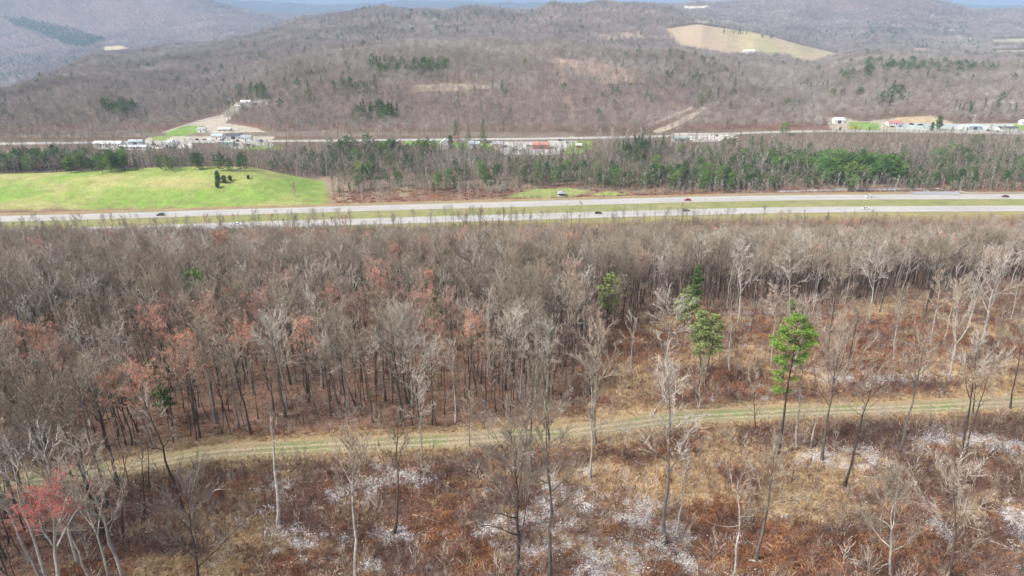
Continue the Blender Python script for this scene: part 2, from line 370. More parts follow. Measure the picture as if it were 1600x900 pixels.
def scatter(name, pts, rz, sc, idx, protos, label=None, cat=None, group=None, tilt=None, kind='stuff'):
    """many copies kept as ONE object: points carrying turn, size and which shape"""
    pts = np.asarray(pts, float); n = len(pts)
    me = bpy.data.meshes.new(name); me.vertices.add(n); me.vertices.foreach_set('co', pts.ravel())
    def at(nm, t, v): a = me.attributes.new(nm, t, 'POINT'); a.data.foreach_set('vector' if t == 'FLOAT_VECTOR' else 'value', v)
    r = np.zeros((n, 3)); r[:, 2] = rz
    if tilt is not None: r[:, :2] = RNG.normal(size=(n, 2))*tilt
    at('turn', 'FLOAT_VECTOR', r.ravel()); 
    s = np.asarray(sc, float); s = np.repeat(s[:, None], 3, 1) if s.ndim == 1 else s
    at('size', 'FLOAT_VECTOR', s.ravel()); at('pick', 'INT', np.asarray(idx, dtype=np.int32))
    c = bpy.data.collections.new(name+'_shapes')
    for k, p in enumerate(protos): c.objects.link(bpy.data.objects.new('%s_shape_%02d' % (name, k), p))
    ng = bpy.data.node_groups.new(name+'_scatter', 'GeometryNodeTree')
    ng.interface.new_socket('Geometry', in_out='INPUT', socket_type='NodeSocketGeometry'); ng.interface.new_socket('Geometry', in_out='OUTPUT', socket_type='NodeSocketGeometry')
    gi = ng.nodes.new('NodeGroupInput'); go = ng.nodes.new('NodeGroupOutput'); ip = ng.nodes.new('GeometryNodeInstanceOnPoints'); ci = ng.nodes.new('GeometryNodeCollectionInfo')
    ci.inputs['Collection'].default_value = c; ci.inputs['Separate Children'].default_value = True; ci.inputs['Reset Children'].default_value = True
    def na(nm, t):
        q = ng.nodes.new('GeometryNodeInputNamedAttribute'); q.data_type = t; q.inputs['Name'].default_value = nm; return next(x for x in q.outputs if x.enabled)
    L = ng.links; L.new(gi.outputs[0], ip.inputs['Points']); L.new(ci.outputs[0], ip.inputs['Instance']); ip.inputs['Pick Instance'].default_value = True
    L.new(na('pick', 'INT'), ip.inputs['Instance Index'])
    er = ng.nodes.new('FunctionNodeEulerToRotation'); L.new(na('turn', 'FLOAT_VECTOR'), er.inputs[0]); L.new(er.outputs[0], ip.inputs['Rotation'])
    L.new(na('size', 'FLOAT_VECTOR'), ip.inputs['Scale']); L.new(ip.outputs[0], go.inputs[0])
    o = link(name, me); mo = o.modifiers.new('scatter', 'NODES'); mo.node_group = ng
    return tag(o, label, cat, group, kind)

# ------------------------------------------------------------------ where the wood, clearings and fields are (photo areas of the ground itself)
CLEAR_HILL = [  # (polygon, colour, y range, trees left fraction)
 ([(1040, 45), (1090, 38), (1190, 53), (1250, 70), (1320, 87), (1255, 104), (1235, 90), (1190, 86), (1140, 90), (1060, 76), (1046, 60)], (.40, .345, .215), (1500, 3300), 0),
 ([(1068, 10), (1110, 9), (1100, 16), (1070, 16)], (.62, .58, .48), (3000, 14000), 0),
 ([(160, 74), (190, 71), (206, 80), (165, 85)], (.48, .42, .26), (2200, 6000), 0),
 ([(1425, 75), (1460, 76), (1440, 81), (1428, 81)], (.50, .40, .28), (1500, 6000), 0),
 ([(1545, 62), (1610, 60), (1610, 70), (1550, 68)], (.38, .38, .22), (2300, 6000), 0),
 ([(1540, 80), (1610, 78), (1610, 85), (1548, 86)], (.46, .44, .28), (1500, 6000), 0),
 ([(645, 134), (700, 131), (785, 132), (760, 139), (700, 142), (650, 144)], (.33, .27, .19), (760, 1300), .38),
 ([(848, 92), (900, 92), (1000, 110), (1010, 128), (940, 132), (880, 108)], (.34, .26, .21), (760, 1700), .42),
 ([(930, 55), (1000, 48), (1010, 64), (945, 72)], (.34, .27, .21), (1800, 4000), .35),
 ([(1018, 205), (1060, 188), (1098, 166), (1106, 168), (1066, 194), (1030, 209)], (.40, .34, .28), (730, 1100), 0),
 ([(1005, 196), (1050, 178), (1080, 166), (1082, 169), (1052, 182), (1010, 199)], (.36, .30, .25), (730, 1100), 0),
 ([(880, 150), (890, 150), (906, 205), (898, 205)], (.25, .19, .15), (730, 1100), .2),
 ([(862, 93), (874, 93), (892, 150), (884, 150)], (.25, .19, .15), (730, 1300), .3),
 ([(225, 218), (262, 203), (300, 190), (345, 180), (362, 165), (372, 160), (415, 156), (418, 164), (385, 168), (372, 176), (352, 192), (400, 200), (430, 212), (420, 226), (235, 226)], (.40, .37, .31), (680, 1100), 0),
 ([(1290, 184), (1320, 184), (1345, 190), (1380, 186), (1440, 183), (1490, 193), (1600, 193), (1640, 193), (1640, 210), (1300, 206)], (.36, .33, .27), (700, 1000), 0),
 ([(1050, 208), (1150, 208), (1120, 224), (1050, 226)], (.46, .44, .40), (690, 760), .0),
 ([(0, 208), (130, 208), (620, 206), (900, 207), (900, 214), (620, 213), (130, 214), (0, 215)], (.20, .17, .135), (690, 800), .3),
]
PAINT = [  # flat patches beyond the highway: lawns, yards, tilled soil
 ([(258, 208), (290, 196), (322, 197), (318, 204), (285, 213), (262, 214)], (.17, .28, .07), (680, 1000)),
 ([(236, 214), (262, 212), (262, 220), (240, 220)], (.22, .30, .08), (680, 1000)),
 ([(620, 219), (690, 221), (700, 226), (640, 228)], (.16, .27, .07), (600, 740)),
 ([(706, 222), (775, 222), (770, 232), (706, 232)], (.16, .30, .06), (600, 740)),
 ([(760, 222), (905, 220), (905, 228), (870, 242), (790, 242)], (.42, .42, .41), (600, 740)),
 ([(893, 222), (925, 219), (926, 232), (905, 240), (880, 240)], (.20, .29, .08), (600, 740)),
 ([(350, 222), (420, 222), (440, 232), (360, 232)], (.40, .39, .36), (600, 740)),
 ([(380, 229), (440, 229), (445, 234), (380, 234)], (.22, .32, .08), (600, 740)),
 ([(150, 222), (300, 222), (300, 233), (150, 233)], (.52, .50, .46), (600, 740)),
 ([(1325, 190), (1372, 192), (1378, 204), (1330, 202)], (.17, .28, .08), (700, 1000)),
 ([(1395, 194), (1500, 193), (1510, 201), (1400, 202)], (.36, .42, .42), (700, 1000)),
 ([(1400, 183), (1455, 181), (1490, 192), (1400, 192)], (.40, .33, .22), (700, 1000)),
 ([(1510, 196), (1585, 194), (1590, 204), (1510, 204)], (.40, .45, .44), (700, 1000)),
 ([(1584, 195), (1660, 196), (1660, 204), (1584, 203)], (.18, .29, .08), (700, 1000)),
 ([(1050, 212), (1110, 210), (1150, 208), (1150, 216), (1090, 222), (1050, 222)], (.60, .58, .55), (680, 760)),
 ([(0, 236), (70, 234), (85, 240), (60, 246), (0, 246)], (.36, .29, .20), (560, 680)),
 ([(784, 308), (830, 296), (890, 294), (925, 299), (900, 307), (850, 310)], (.25, .29, .11), (430, 600)),
 ([(950, 299), (985, 303), (960, 306), (920, 305)], (.26, .32, .10), (430, 600)),
]
BLOB = [  # foreground ground patches: (u, v, du, dv, kind)
 *[(u, v, a, b, 'white') for u, v, a, b in ((440, 825, 45, 28), (570, 775, 34, 18), (612, 832, 22, 16), (780, 815, 45, 20), (900, 800, 30, 18), (910, 745, 20, 10), (960, 870, 110, 30), (1048, 830, 34, 24), (1300, 712, 60, 16), (1470, 695, 60, 14), (1590, 820, 40, 26), (1480, 830, 40, 16), (1290, 575, 34, 8), (1340, 590, 60, 9), (1440, 592, 60, 6), (1350, 725, 40, 10), (570, 880, 20, 10), (860, 770, 20, 22), (1075, 880, 22, 20), (640, 745, 30, 8), (1560, 700, 40, 10), (510, 885, 30, 14), (820, 860, 50, 26), (1000, 800, 30, 20), (860, 810, 40, 26))],
 *[(u, v, a, b, 'tan') for u, v, a, b in ((355, 835, 40, 26), (300, 890, 60, 14), (1270, 762, 80, 28), (1060, 745, 50, 26), (1120, 700, 40, 14), (985, 640, 46, 14), (1000, 600, 50, 22), (1490, 590, 60, 14), (1550, 600, 60, 16), (1240, 590, 50, 9), (1130, 560, 70, 12), (1390, 480, 50, 8), (960, 740, 36, 16), (1200, 720, 40, 12), (480, 690, 60, 9), (330, 690, 60, 9), (1100, 500, 60, 6), (1440, 560, 50, 8), (1540, 520, 40, 10))],
 *[(u, v, a, b, 'rust') for u, v, a, b in ((1200, 860, 110, 34), (760, 870, 70, 18), (300, 755, 50, 9), (700, 800, 40, 30), (1110, 800, 34, 24), (1240, 520, 34, 12), (960, 530, 40, 20), (1180, 600, 70, 18), (1350, 560, 80, 18), (1000, 560, 60, 14), (1480, 530, 60, 12), (650, 770, 40, 12), (1040, 700, 30, 10), (1400, 850, 90, 20), (1380, 500, 60, 8), (480, 870, 40, 14))],
 *[(u, v, a, b, 'brush') for u, v, a, b in ((420, 750, 90, 26), (560, 840, 60, 26), (1100, 620, 70, 12), (1330, 680, 130, 18), (1560, 660, 80, 12), (1500, 760, 90, 34), (1250, 620, 80, 8), (640, 870, 70, 30), (300, 850, 60, 30), (470, 800, 80, 40), (540, 760, 90, 26), (700, 790, 70, 40), (780, 740, 80, 20), (1180, 740, 30, 20), (1330, 830, 70, 24), (700, 740, 70, 16), (1420, 600, 50, 8), (1450, 650, 60, 10), (860, 840, 50, 26), (380, 790, 50, 14))],
]
KC = {'litter': (.205, .128, .092), 'tan': (.38, .265, .15), 'rust': (.19, .092, .055), 'brush': (.10, .06, .05), 'white': (.40, .38, .37)}
def zones(x, y, u, v):
    """weights of tan, rust, brush and white ground at foreground points"""
    w = {k: np.zeros(np.shape(x)) for k in ('tan', 'rust', 'brush', 'white')}
    for (bu, bv, du, dv, k) in BLOB:
        r = ((u-bu)/(du*1.25))**2+((v-bv)/(dv*1.25))**2; w[k] = np.maximum(w[k], np.exp(-r*.8))
    n1 = fbm(x, y, 5.5, 4, 11); n2 = fbm(x, y, 4.2, 4, 12); n3 = fbm(x, y, 3.2, 4, 13); n4 = fbm(x, y, 3.4, 5, 14)*.55+fbm(x, y, 1.1, 3, 15)*.45
    open_ = in_open(u, v)
    return {'tan': sstep(.42, .80, n1*.75+w['tan']*.42+.07*open_), 'rust': sstep(.42, .78, n2*.75+w['rust']*.38+.06*open_),
            'brush': sstep(.42, .75, n3*.75+w['brush']*.38+.04*open_), 'white': sstep(.60, .74, n4*.98+w['white']*.24)}
DENSE_EDGE = [(-400, 930), (120, 930), (165, 880), (230, 800), (200, 740), (250, 690), (420, 664), (600, 655), (850, 646), (880, 610), (912, 560), (930, 495), (1100, 474), (1300, 470), (1450, 450), (1600, 440), (2200, 430)]
def edge_v(u): return np.interp(u, [p[0] for p in DENSE_EDGE if p[0] > 160 or p[0] < 0], [p[1] for p in DENSE_EDGE if p[0] > 160 or p[0] < 0])
def in_open(u, v):
    v = v+(fbm(u, v*2.2, 34, 3, 97)-.5)*np.interp(u, [600, 950, 1200], [14, 60, 90])*(v < 640)
    return sstep(-6, 12, v-np.interp(u, [-400, 60, 120, 250, 420, 600, 850, 880, 912, 930, 1100, 1300, 1450, 1600, 2200], [960, 930, 860, 705, 676, 664, 652, 610, 560, 500, 478, 472, 452, 442, 430]))
def ground_color(x, y, z):
    u, v = proj(x, y, z); N = x.shape
    c = np.empty(N+(3,)); c[:] = KC['litter']
    def lay(w, col):
        nonlocal c
        w = np.asarray(w)[..., None]; c = c*(1-w)+np.asarray(col)*w
    n = fbm(x, y, 9, 4, 20); c = c*(0.8+.45*n)[..., None]
    near = y < 250
    zz = zones(x, y, u, v)
    op = in_open(u, v)
    lay(.5*op*near, (.15, .09, .065))
    for k, a in (('brush', .8), ('rust', .85), ('tan', .9), ('white', .0)): lay(zz[k]*a*near*(.25+.75*op), KC[k])
    td = track_dist(x, y)
    lay((1-sstep(4, 9, td+fbm(x, y, 3, 3, 8)*5-2.2))*.75*near, (.33, .255, .14))
    # highway corridor
    d, s = seg_dist(x, y, HWY); hn = fbm(x, y, 7, 3, 30)
    lay((1-sstep(27, 34, d)), (.27, .25, .12)); 
    berm = (1-sstep(52, 66, d+8*hn))*sstep(20, 26, s); lay(berm*.8, (.30, .205, .13)); lay(berm*sstep(.5, .6, hn)*.6, (.34, .26, .14))
    lay((np.abs(s) < 8)*.9, (.26, .26, .12)); lay((np.abs(s) < 8)*sstep(.45, .62, fbm(x, y, 12, 3, 31))*.6, (.21, .24, .085))
    belt = sstep(500, 520, y)*(1-sstep(740, 760, y)); lay(belt*.9, (.17, .135, .10))
    # the green mound
    q = x/np.maximum(y, 1); me = sstep(-.268, -.290, q+.02*(hn-.5))*sstep(454, 468, y+14*(hn-.5))*(1-sstep(535, 548, y))
    g2 = fbm(x, y*2.2, 7, 4, 34); lay(me, (.27, .33, .10))
    g1 = fbm(x, y*1.6, 34, 4, 33)
    lay(me*sstep(.50, .60, g1), (.19, .31, .065)); lay(me*sstep(.42, .32, g1)*.8, (.37, .35, .16))
    gs = np.exp(-((u-195+(v-300)*1.9)/26)**2)+np.exp(-((u-225)/75)**2-((v-306)/12)**2)+np.exp(-((u-340)/22)**2-((v-290)/18)**2)+np.exp(-((u-440)/50)**2-((v-293)/10)**2)
    lay(me*np.clip(gs*.85, 0, .8), (.165, .285, .055)); lay(me*sstep(.52, .66, g2)*.5, (.24, .23, .10)); lay(me*sstep(.46, .34, g2)*.35, (.34, .36, .15))  # first layer: mound's shaded front put into the grass colour as darker green
    ts = np.exp(-((u-270)/65)**2-((v-285)/9)**2); lay(me*np.clip(ts*1.1, 0, .75), (.40, .36, .17))
    far_b = (y > 455)*(y < 560)*(v > 276)
    lay(far_b*np.clip(np.exp(-((u-528-(v-296)*.7)/17)**2)*1.3-.9*(fbm(x, y, 7, 4, 55)-.25), 0, .8), (.34, .27, .20)); lay(far_b*np.clip(np.exp(-((u-633)/9)**4-((v-299)/9)**4)*1.1-.8*(fbm(x, y, 5, 4, 56)-.3), 0, .75), (.31, .27, .16))
    lay(far_b*sstep(.5, .62, fbm(x, y, 14, 4, 57))*(1-me)*.5, (.30, .24, .175))
    # hills
    hill = sstep(760, 790, y); n = fbm(x, y, 90, 4, 40)
    lay(hill, (.19, .145, .12)); lay(hill*sstep(.5, .6, n)*.6, (.22, .165, .15))
    lay(sstep(5000, 8000, y), (.075, .085, .085))
    lay(sstep(3500, 6500, y)*sstep(.5, .6, fbm(x, y, 400, 4, 41))*.6, (.08, .09, .065))
    ju = fbm(x, y, 40, 3, 50)*6-3
    for poly, col, (y0, y1), keep in CLEAR_HILL:
        m = inpoly(u+ju*.5, v+ju*.25, poly) & (y > y0) & (y < y1); k = fbm(x, y, 25, 4, 51)
        c[m] = np.array(col)*(.82+.4*k[m])[:, None]
    m = inpoly(u, v, CLEAR_HILL[0][0]) & (y > 1500) & (y < 3300); st = fbm(x, y, 160, 4, 52)
    c[m & (st > .52)] = (.41, .33, .235); c[m & (st < .36)] = (.37, .355, .20)
    for poly, col, (y0, y1) in PAINT:
        m = inpoly(u+ju*.3, v+ju*.1, poly) & (y > y0) & (y < y1); k = fbm(x, y, 12, 3, 53)
        c[m] = np.array(col)*(.85+.35*k[m])[:, None]
    return c, zz['white']*near*(.12+.88*op)*sstep(5, 8, td)
# ground sheet: a fan of rings round the viewpoint, fine near by, reaching the horizon
ys = [8.0]
while ys[-1] < 13900: ys.append(ys[-1]+max(.45, (.0058 if ys[-1] < 3000 else .010)*ys[-1]))
ys = np.array(ys); qs = np.linspace(-1.25, 1.25, 820)
XG = qs[None, :]*np.maximum(ys, 45)[:, None]; YG = np.repeat(ys[:, None], len(qs), 1)
ZG = height(XG, YG)
ny, nx = XG.shape
me = bpy.data.meshes.new('ground'); V = np.stack([XG, YG, ZG], -1).reshape(-1, 3)
ii = (np.arange(ny-1)[:, None]*nx+np.arange(nx-1)[None, :]).ravel()
Fq = np.stack([ii, ii+1, ii+nx+1, ii+nx], 1)
me.vertices.add(len(V)); me.vertices.foreach_set('co', V.ravel()); me.loops.add(Fq.size); me.loops.foreach_set('vertex_index', Fq.ravel().astype(np.int32))
me.polygons.add(len(Fq)); me.polygons.foreach_set('loop_start', np.arange(0, Fq.size, 4, dtype=np.int32)); me.polygons.foreach_set('loop_total', np.full(len(Fq), 4, dtype=np.int32))
me.polygons.foreach_set('use_smooth', np.ones(len(Fq), bool)); me.update()
gc, gw = ground_color(XG, YG, ZG)
ca = me.color_attributes.new('soil', 'FLOAT_COLOR', 'POINT'); ca.data.foreach_set('color', np.concatenate([gc, gw[..., None]], -1).astype(np.float32).ravel())
m, nt, b = newmat('ground_soil'); at = node(nt, 'ShaderNodeAttribute', attribute_name='soil'); geo = node(nt, 'ShaderNodeNewGeometry')
f1 = noise(nt, 1.6, geo.outputs['Position'], 5, .75); f2 = noise(nt, 6.0, geo.outputs['Position'], 4, .7); f3 = noise(nt, .12, geo.outputs['Position'], 5, .65)
c = mixc(nt, 1.0, at.outputs['Color'], ramp(nt, f1, [(.3, (.42, .39, .37)), (.5, (1, 1, 1)), (.70, (1.8, 1.7, 1.55))]), 'MULTIPLY')
c = mixc(nt, .8, c, ramp(nt, f2, [(.34, (.5, .47, .46)), (.5, (1, 1, 1)), (.68, (1.5, 1.5, 1.5))]), 'MULTIPLY')
c = mixc(nt, .6, c, ramp(nt, f3, [(.3, (.7, .7, .72)), (.7, (1.3, 1.25, 1.2))]), 'MULTIPLY')
sp = mathn(nt, 'MULTIPLY', ramp(nt, noise(nt, 2.2, geo.outputs['Position'], 5, .8), [(.44, (0, 0, 0)), (.54, (1, 1, 1))]), at.outputs['Alpha'])
c = mixc(nt, sp, c, (.50, .48, .475)); nt.links.new(c, b.inputs['Base Color'])
bp = node(nt, 'ShaderNodeBump'); bp.inputs['Strength'].default_value = .6; bp.inputs['Distance'].default_value = .25; nt.links.new(f1, bp.inputs['Height']); nt.links.new(bp.outputs[0], b.inputs['Normal'])
me.materials.append(m); tag(link('ground', me), kind='structure')

# strips laid along a line: roads, lane paint
def strip(name, line, offs, dz, mat, zf=None, uv=True, rag=0, kind='structure', seg=2.0, prof=None):
    line = np.asarray(line); s = np.r_[0, np.cumsum(np.hypot(*np.diff(line, axis=0).T))]; n = int(s[-1]/seg)
    t = np.linspace(0, s[-1], n); x = np.interp(t, s, line[:, 0]); y = np.interp(t, s, line[:, 1])
    k = max(1, int(6/seg)); 
    tx = np.gradient(x); ty = np.gradient(y); L = np.hypot(tx, ty); nx_, ny_ = -ty/L, tx/L
    o = np.linspace(offs[0], offs[1], 2 if prof is None else prof); V = []
    for j, oo in enumerate(o):
        w = np.full(n, oo)
        if rag and j in (0, len(o)-1): w = w+(fbm(t, t*0+j*40, 2.5, 3, 7)-.5)*rag
        px, py = x+nx_*w, y+ny_*w; pz = (height(px, py) if zf is None else np.full(n, zf))+dz; V.append(np.stack([px, py, pz], 1))
    V = np.stack(V, 1).reshape(-1, 3); m_ = len(o)
    F = [(i*m_+j, i*m_+j+1, (i+1)*m_+j+1, (i+1)*m_+j) for i in range(n-1) for j in range(m_-1)]
    me = bpy.data.meshes.new(name); me.from_pydata(V.tolist(), [], F); me.materials.append(mat)
    u_ = me.uv_layers.new(name='UVMap'); lp = np.empty(len(me.loops), dtype=np.int32); me.loops.foreach_get('vertex_index', lp)
    u_.data.foreach_set('uv', np.stack([np.tile(o, n)[lp], np.repeat(t, m_)[lp]], 1).ravel()); me.update()
    return tag(link(name, me), kind=kind)
# grass track with two wheel ruts
m, nt, b = newmat('track_grass'); uvn = node(nt, 'ShaderNodeUVMap'); sx = node(nt, 'ShaderNodeSeparateXYZ'); nt.links.new(uvn.outputs[0], sx.inputs[0]); geo = node(nt, 'ShaderNodeNewGeometry')
w1 = noise(nt, .5, geo.outputs['Position'], 4, .7); w2 = noise(nt, 4, geo.outputs['Position'], 4, .7); w3 = noise(nt, .09, geo.outputs['Position'], 3, .6)
xx = mathn(nt, 'ADD', sx.outputs[0], mathn(nt, 'MULTIPLY', mathn(nt, 'SUBTRACT', w1, .5), 1.1))
rut = mathn(nt, 'ABSOLUTE', mathn(nt, 'SUBTRACT', mathn(nt, 'ABSOLUTE', mathn(nt, 'ADD', xx, .35)), .85))
gr = ramp(nt, w3, [(.40, (.31, .25, .155)), (.50, (.26, .235, .13)), (.62, (.20, .235, .09))])
c = mixc(nt, mathn(nt, 'MULTIPLY', ramp(nt, rut, [(.22, (1, 1, 1)), (.5, (0, 0, 0))]), ramp(nt, w1, [(.3, (.2, .2, .2)), (.6, (.9, .9, .9))])), gr, (.46, .40, .30))
ed = mathn(nt, 'ABSOLUTE', xx); c = mixc(nt, ramp(nt, ed, [(.55, (0, 0, 0)), (.85, (1, 1, 1))]), c, (.46, .36, .19)) if False else mixc(nt, mathn(nt, 'MULTIPLY', mathn(nt, 'SUBTRACT', ed, 1.5), .8, True), c, (.36, .28, .17))
c = mixc(nt, ramp(nt, w1, [(.50, (0, 0, 0)), (.64, (.75, .75, .75))]), c, (.37, .28, .18)); c = mixc(nt, 1, c, ramp(nt, w2, [(.32, (.5, .48, .46)), (.5, (1, 1, 1)), (.68, (1.5, 1.5, 1.45))]), 'MULTIPLY'); nt.links.new(c, b.inputs['Base Color'])
bp = node(nt, 'ShaderNodeBump'); bp.inputs['Strength'].default_value = .5; bp.inputs['Distance'].default_value = .15; nt.links.new(w2, bp.inputs['Height']); nt.links.new(bp.outputs[0], b.inputs['Normal'])
strip('grass_track', TRACK, (-3.4, 3.4), .06, m, rag=3.0, seg=.6, prof=7)
# highway
def roadmat(name, c, joints=True):
    m, nt, b = newmat(name); b.inputs['Roughness'].default_value = .75; geo = node(nt, 'ShaderNodeNewGeometry'); uvn = node(nt, 'ShaderNodeUVMap')
    a = noise(nt, .05, geo.outputs['Position'], 5, .65); f = noise(nt, 1.5, geo.outputs['Position'], 4, .7)
    mp = node(nt, 'ShaderNodeMapping'); mp.inputs['Scale'].default_value = (1.4, .01, 1); nt.links.new(uvn.outputs[0], mp.inputs[0]); st = noise(nt, 1.0, mp.outputs[0], 3)
    k = mixc(nt, 1, ramp(nt, a, [(.3, tuple(x*.88 for x in c)), (.7, tuple(x*1.1 for x in c))]), ramp(nt, f, [(.3, (.9, .9, .9)), (.7, (1.08, 1.08, 1.08))]), 'MULTIPLY')
    k = mixc(nt, 1, k, ramp(nt, st, [(.35, (.84, .84, .85)), (.65, (1.06, 1.06, 1.06))]), 'MULTIPLY'); sxx = node(nt, 'ShaderNodeSeparateXYZ'); nt.links.new(uvn.outputs[0], sxx.inputs[0]); wv = mathn(nt, 'SINE', mathn(nt, 'MULTIPLY', sxx.outputs[0], 3.45)); k = mixc(nt, mathn(nt, 'MULTIPLY', wv, .10, True), k, (.16, .155, .15)); nt.links.new(k, b.inputs['Base Color']); return m
M['concrete'] = roadmat('concrete_carriageway', (.43, .415, .40)); M['asphalt'] = roadmat('worn_asphalt', (.36, .355, .36)); M['paint_white'] = flat('lane_paint', (.8, .8, .78)); M['paint_yellow'] = flat('yellow_paint', (.65, .48, .12))
strip('highway_carriageway', HWY, (8, 21), .05, M['concrete'], 0, seg=5); strip('highway_carriageway', HWY, (-21, -8), .05, M['concrete'], 0, seg=5)
for a_, cc in ((18.2, 'paint_white'), (10.2, 'paint_yellow'), (-10.2, 'paint_yellow'), (-18.2, 'paint_white')): strip('edge_line', HWY, (a_-.09, a_+.09), .056, M[cc], 0, seg=5)
def dashes(off):
    mb = MB(); s = np.r_[0, np.cumsum(np.hypot(*np.diff(HWY, axis=0).T))]
    for t in np.arange(900, s[-1]-1000, 12.2):
        p = [np.array([np.interp(q, s, HWY[:, 0]), np.interp(q, s, HWY[:, 1])]) for q in (t, t+3)]; d = (p[1]-p[0])/3; nn = np.array([-d[1], d[0]])
        mb.add([(*(p[0]+nn*(off-.08)), .056), (*(p[1]+nn*(off-.08)), .056), (*(p[1]+nn*(off+.08)), .056), (*(p[0]+nn*(off+.08)), .056)], [(0, 1, 2, 3)])
    tag(link('lane_dashes', mb.mesh('lane_dashes', ['paint_white'])), kind='structure')
dashes(14.3); dashes(-14.3)
strip('valley_road', RD2, (-5.5, 5.5), .06, M['asphalt'] if False else roadmat('valley_road_surface', (.42, .41, .39)), -5.0, seg=6)
strip('road_line', RD2, (-.12, .12), .068, M['paint_yellow'], -5.0, seg=6)
ramp_l = smooth_line([G(u, v)[:2] for u, v in ((1215, 300), (1300, 297.5), (1380, 297), (1440, 297), (1475, 300))], 6)
strip('access_road', ramp_l, (-2.2, 2.2), .25, M['concrete'], seg=2, prof=5)
wl = np.array([G(u, v)[:2] for u, v in ((1422, 301), (1462, 300.5), (1500, 303))]); strip('paved_pullout', smooth_line(wl, 5), (-6, 6), .22, M['asphalt'], seg=2, prof=7)

# ------------------------------------------------------------------ tree shapes
def R_(k): return np.random.default_rng(k)
WOOD = []                                           # near forest trees: (trunk mesh, crown mesh, height)
def reg(lst, gen, mats, H, name):
    t, c = gen[0], gen[1]; b = gen[2] if len(gen) > 2 else None
    mt = t.mesh(name+'_trunk', [mats[0]]); mc = c.mesh(name+'_crown', [mats[1]]); mb = b.mesh(name+'_buds', [mats[2]]) if b and b.n else None
    whole = join(t, c, b) if mb else join(t, c)
    lst.append({'t': mt, 'c': mc, 'b': mb, 'H': H, 'whole': whole.mesh(name+'_whole', mats[:3] if mb else mats[:2])})
for k in range(9):
    H = [18, 17, 19, 16, 18, 15, 20, 17, 18][k]
    reg(WOOD, bare_tree(R_(100+k), H, cs=[.50, .58, .48, .62, .54, .50, .60, .44, .56][k], spread=[.205, .165, .23, .155, .19, .21, .16, .24, .18][k], limbs=[14, 12, 15, 11, 13, 12, 13, 15, 12][k],
                        bpl=[10, 7, 11, 7, 9, 8, 8, 11, 7][k], tpb=8, sub=3, tw=.0185, rt=[.22, .17, .25, .17, .21, .17, .2, .24, .19][k], fork=[0, 0, 3, 0, 2, 0, 0, 2, 0][k]), ['bark', 'twig'], H, 'bare_tree')
PALE = []
for k in range(4):
    reg(PALE, bare_tree(R_(200+k), 18, cs=[.45, .55, .4, .6][k], spread=[.2, .15, .22, .13][k], limbs=[12, 10, 14, 9][k], bpl=6, tpb=6, sub=2, tw=.024, fork=[2, 0, 3, 0][k]), ['pale_bark', 'pale_twig'], 18, 'pale_tree')
BUD = []
for k, bm in enumerate(('bud_red', 'bud_red', 'bud_orange', 'bud_pink', 'bud_pink')):
    reg(BUD, bare_tree(R_(300+k), 17, cs=.48, spread=[.2, .24, .2, .22, .18][k], limbs=13, bpl=8, tpb=6, sub=2, tw=.022, fork=2, buds=True, nb=[4600, 4200, 4800, 3400, 3600][k]), ['bark', 'twig', bm], 17, 'budding_maple')
YOUNG = []                                          # slim understorey saplings
for k in range(3):
    reg(YOUNG, bare_tree(R_(350+k), 8, cs=.3, spread=.2, limbs=9, bpl=5, tpb=5, sub=1, tw=.018, sides=4), ['bark', 'twig'], 8, 'sapling')
PINE = []
for k in range(3): reg(PINE, conifer(R_(400+k), 16, 'pine', cs=[.25, .35, .2][k], spread=[.22, .2, .25][k], n=30, cl=5, lf=14, sz=.42), ['bark', ['needle_mid', 'needle', 'needle_mid'][k]], 16, 'white_pine')
SPRUCE = []
for k in range(2): reg(SPRUCE, conifer(R_(420+k), 17, 'spruce', cs=.08, spread=[.2, .16][k], n=34, cl=4, lf=12, sz=.45), ['bark', 'needle'], 17, 'dark_spruce')
CEDAR = []
for k in range(2): reg(CEDAR, conifer(R_(430+k), 8, 'round', cs=.08, spread=.26, n=24, cl=4, lf=14, sz=.4), ['bark', 'cedar'], 8, 'round_cedar')
def far_tree(rs, H, spread, nl, nt, tw, mat, cs=.3):
    """light shape for trees a long way off"""
    T, C, _ = bare_tree(rs, H, cs=cs, spread=spread, limbs=nl, bpl=4, tpb=nt, sub=0, tw=tw, sides=3)
    return join(T, C).mesh('far_bare_tree', ['bark', mat])
BELT = [far_tree(R_(500+k), [13, 15, 12, 14][k], [.22, .19, .26, .2][k], 9, 6, .05, 'beltwood') for k in range(4)]
BELT += [join(*bare_tree(R_(510+k), 12, cs=.35, spread=.17, limbs=9, bpl=4, tpb=5, sub=0, tw=.05, sides=4)[:2]).mesh('pale_belt_tree', ['pale_bark', 'pale_twig']) for k in range(2)]
def clump(rs, n, r, H, tw, mat, pal=0):             # a patch of n light trees
    mb = MB()
    for i in range(n):
        h = H*(.75+.5*rs.random()); x, y = rs.normal(size=2)*r*.5
        mb.tube([(x, y, 0), (x, y, h*.62)], [.13, .04], 3); q = 46 if n > 1 else 105; w_ = h*(.27+.1*rs.random())
        p = rnd(rs, q)*np.array([w_, w_, h*.33])*(rs.random((q, 1))**.45)+np.array([x, y, h*.62]); d = unit(p-np.array([x, y, h*.25])+rs.normal(size=(q, 3))*h*.14)
        twigs(mb, p-d*.6, d, 1.2+1.5*rs.random(q), np.full(q, tw), rs, 1)
    return mb.mesh('far_tree_clump', ['bark', mat])
HILL = [clump(R_(520+k), 1, .1, [13, 15, 12, 16, 14, 11][k], .085, 'farwood') for k in range(6)]
FAR = [clump(R_(530+k), 4, 7, 15, .16, 'farwood') for k in range(5)]
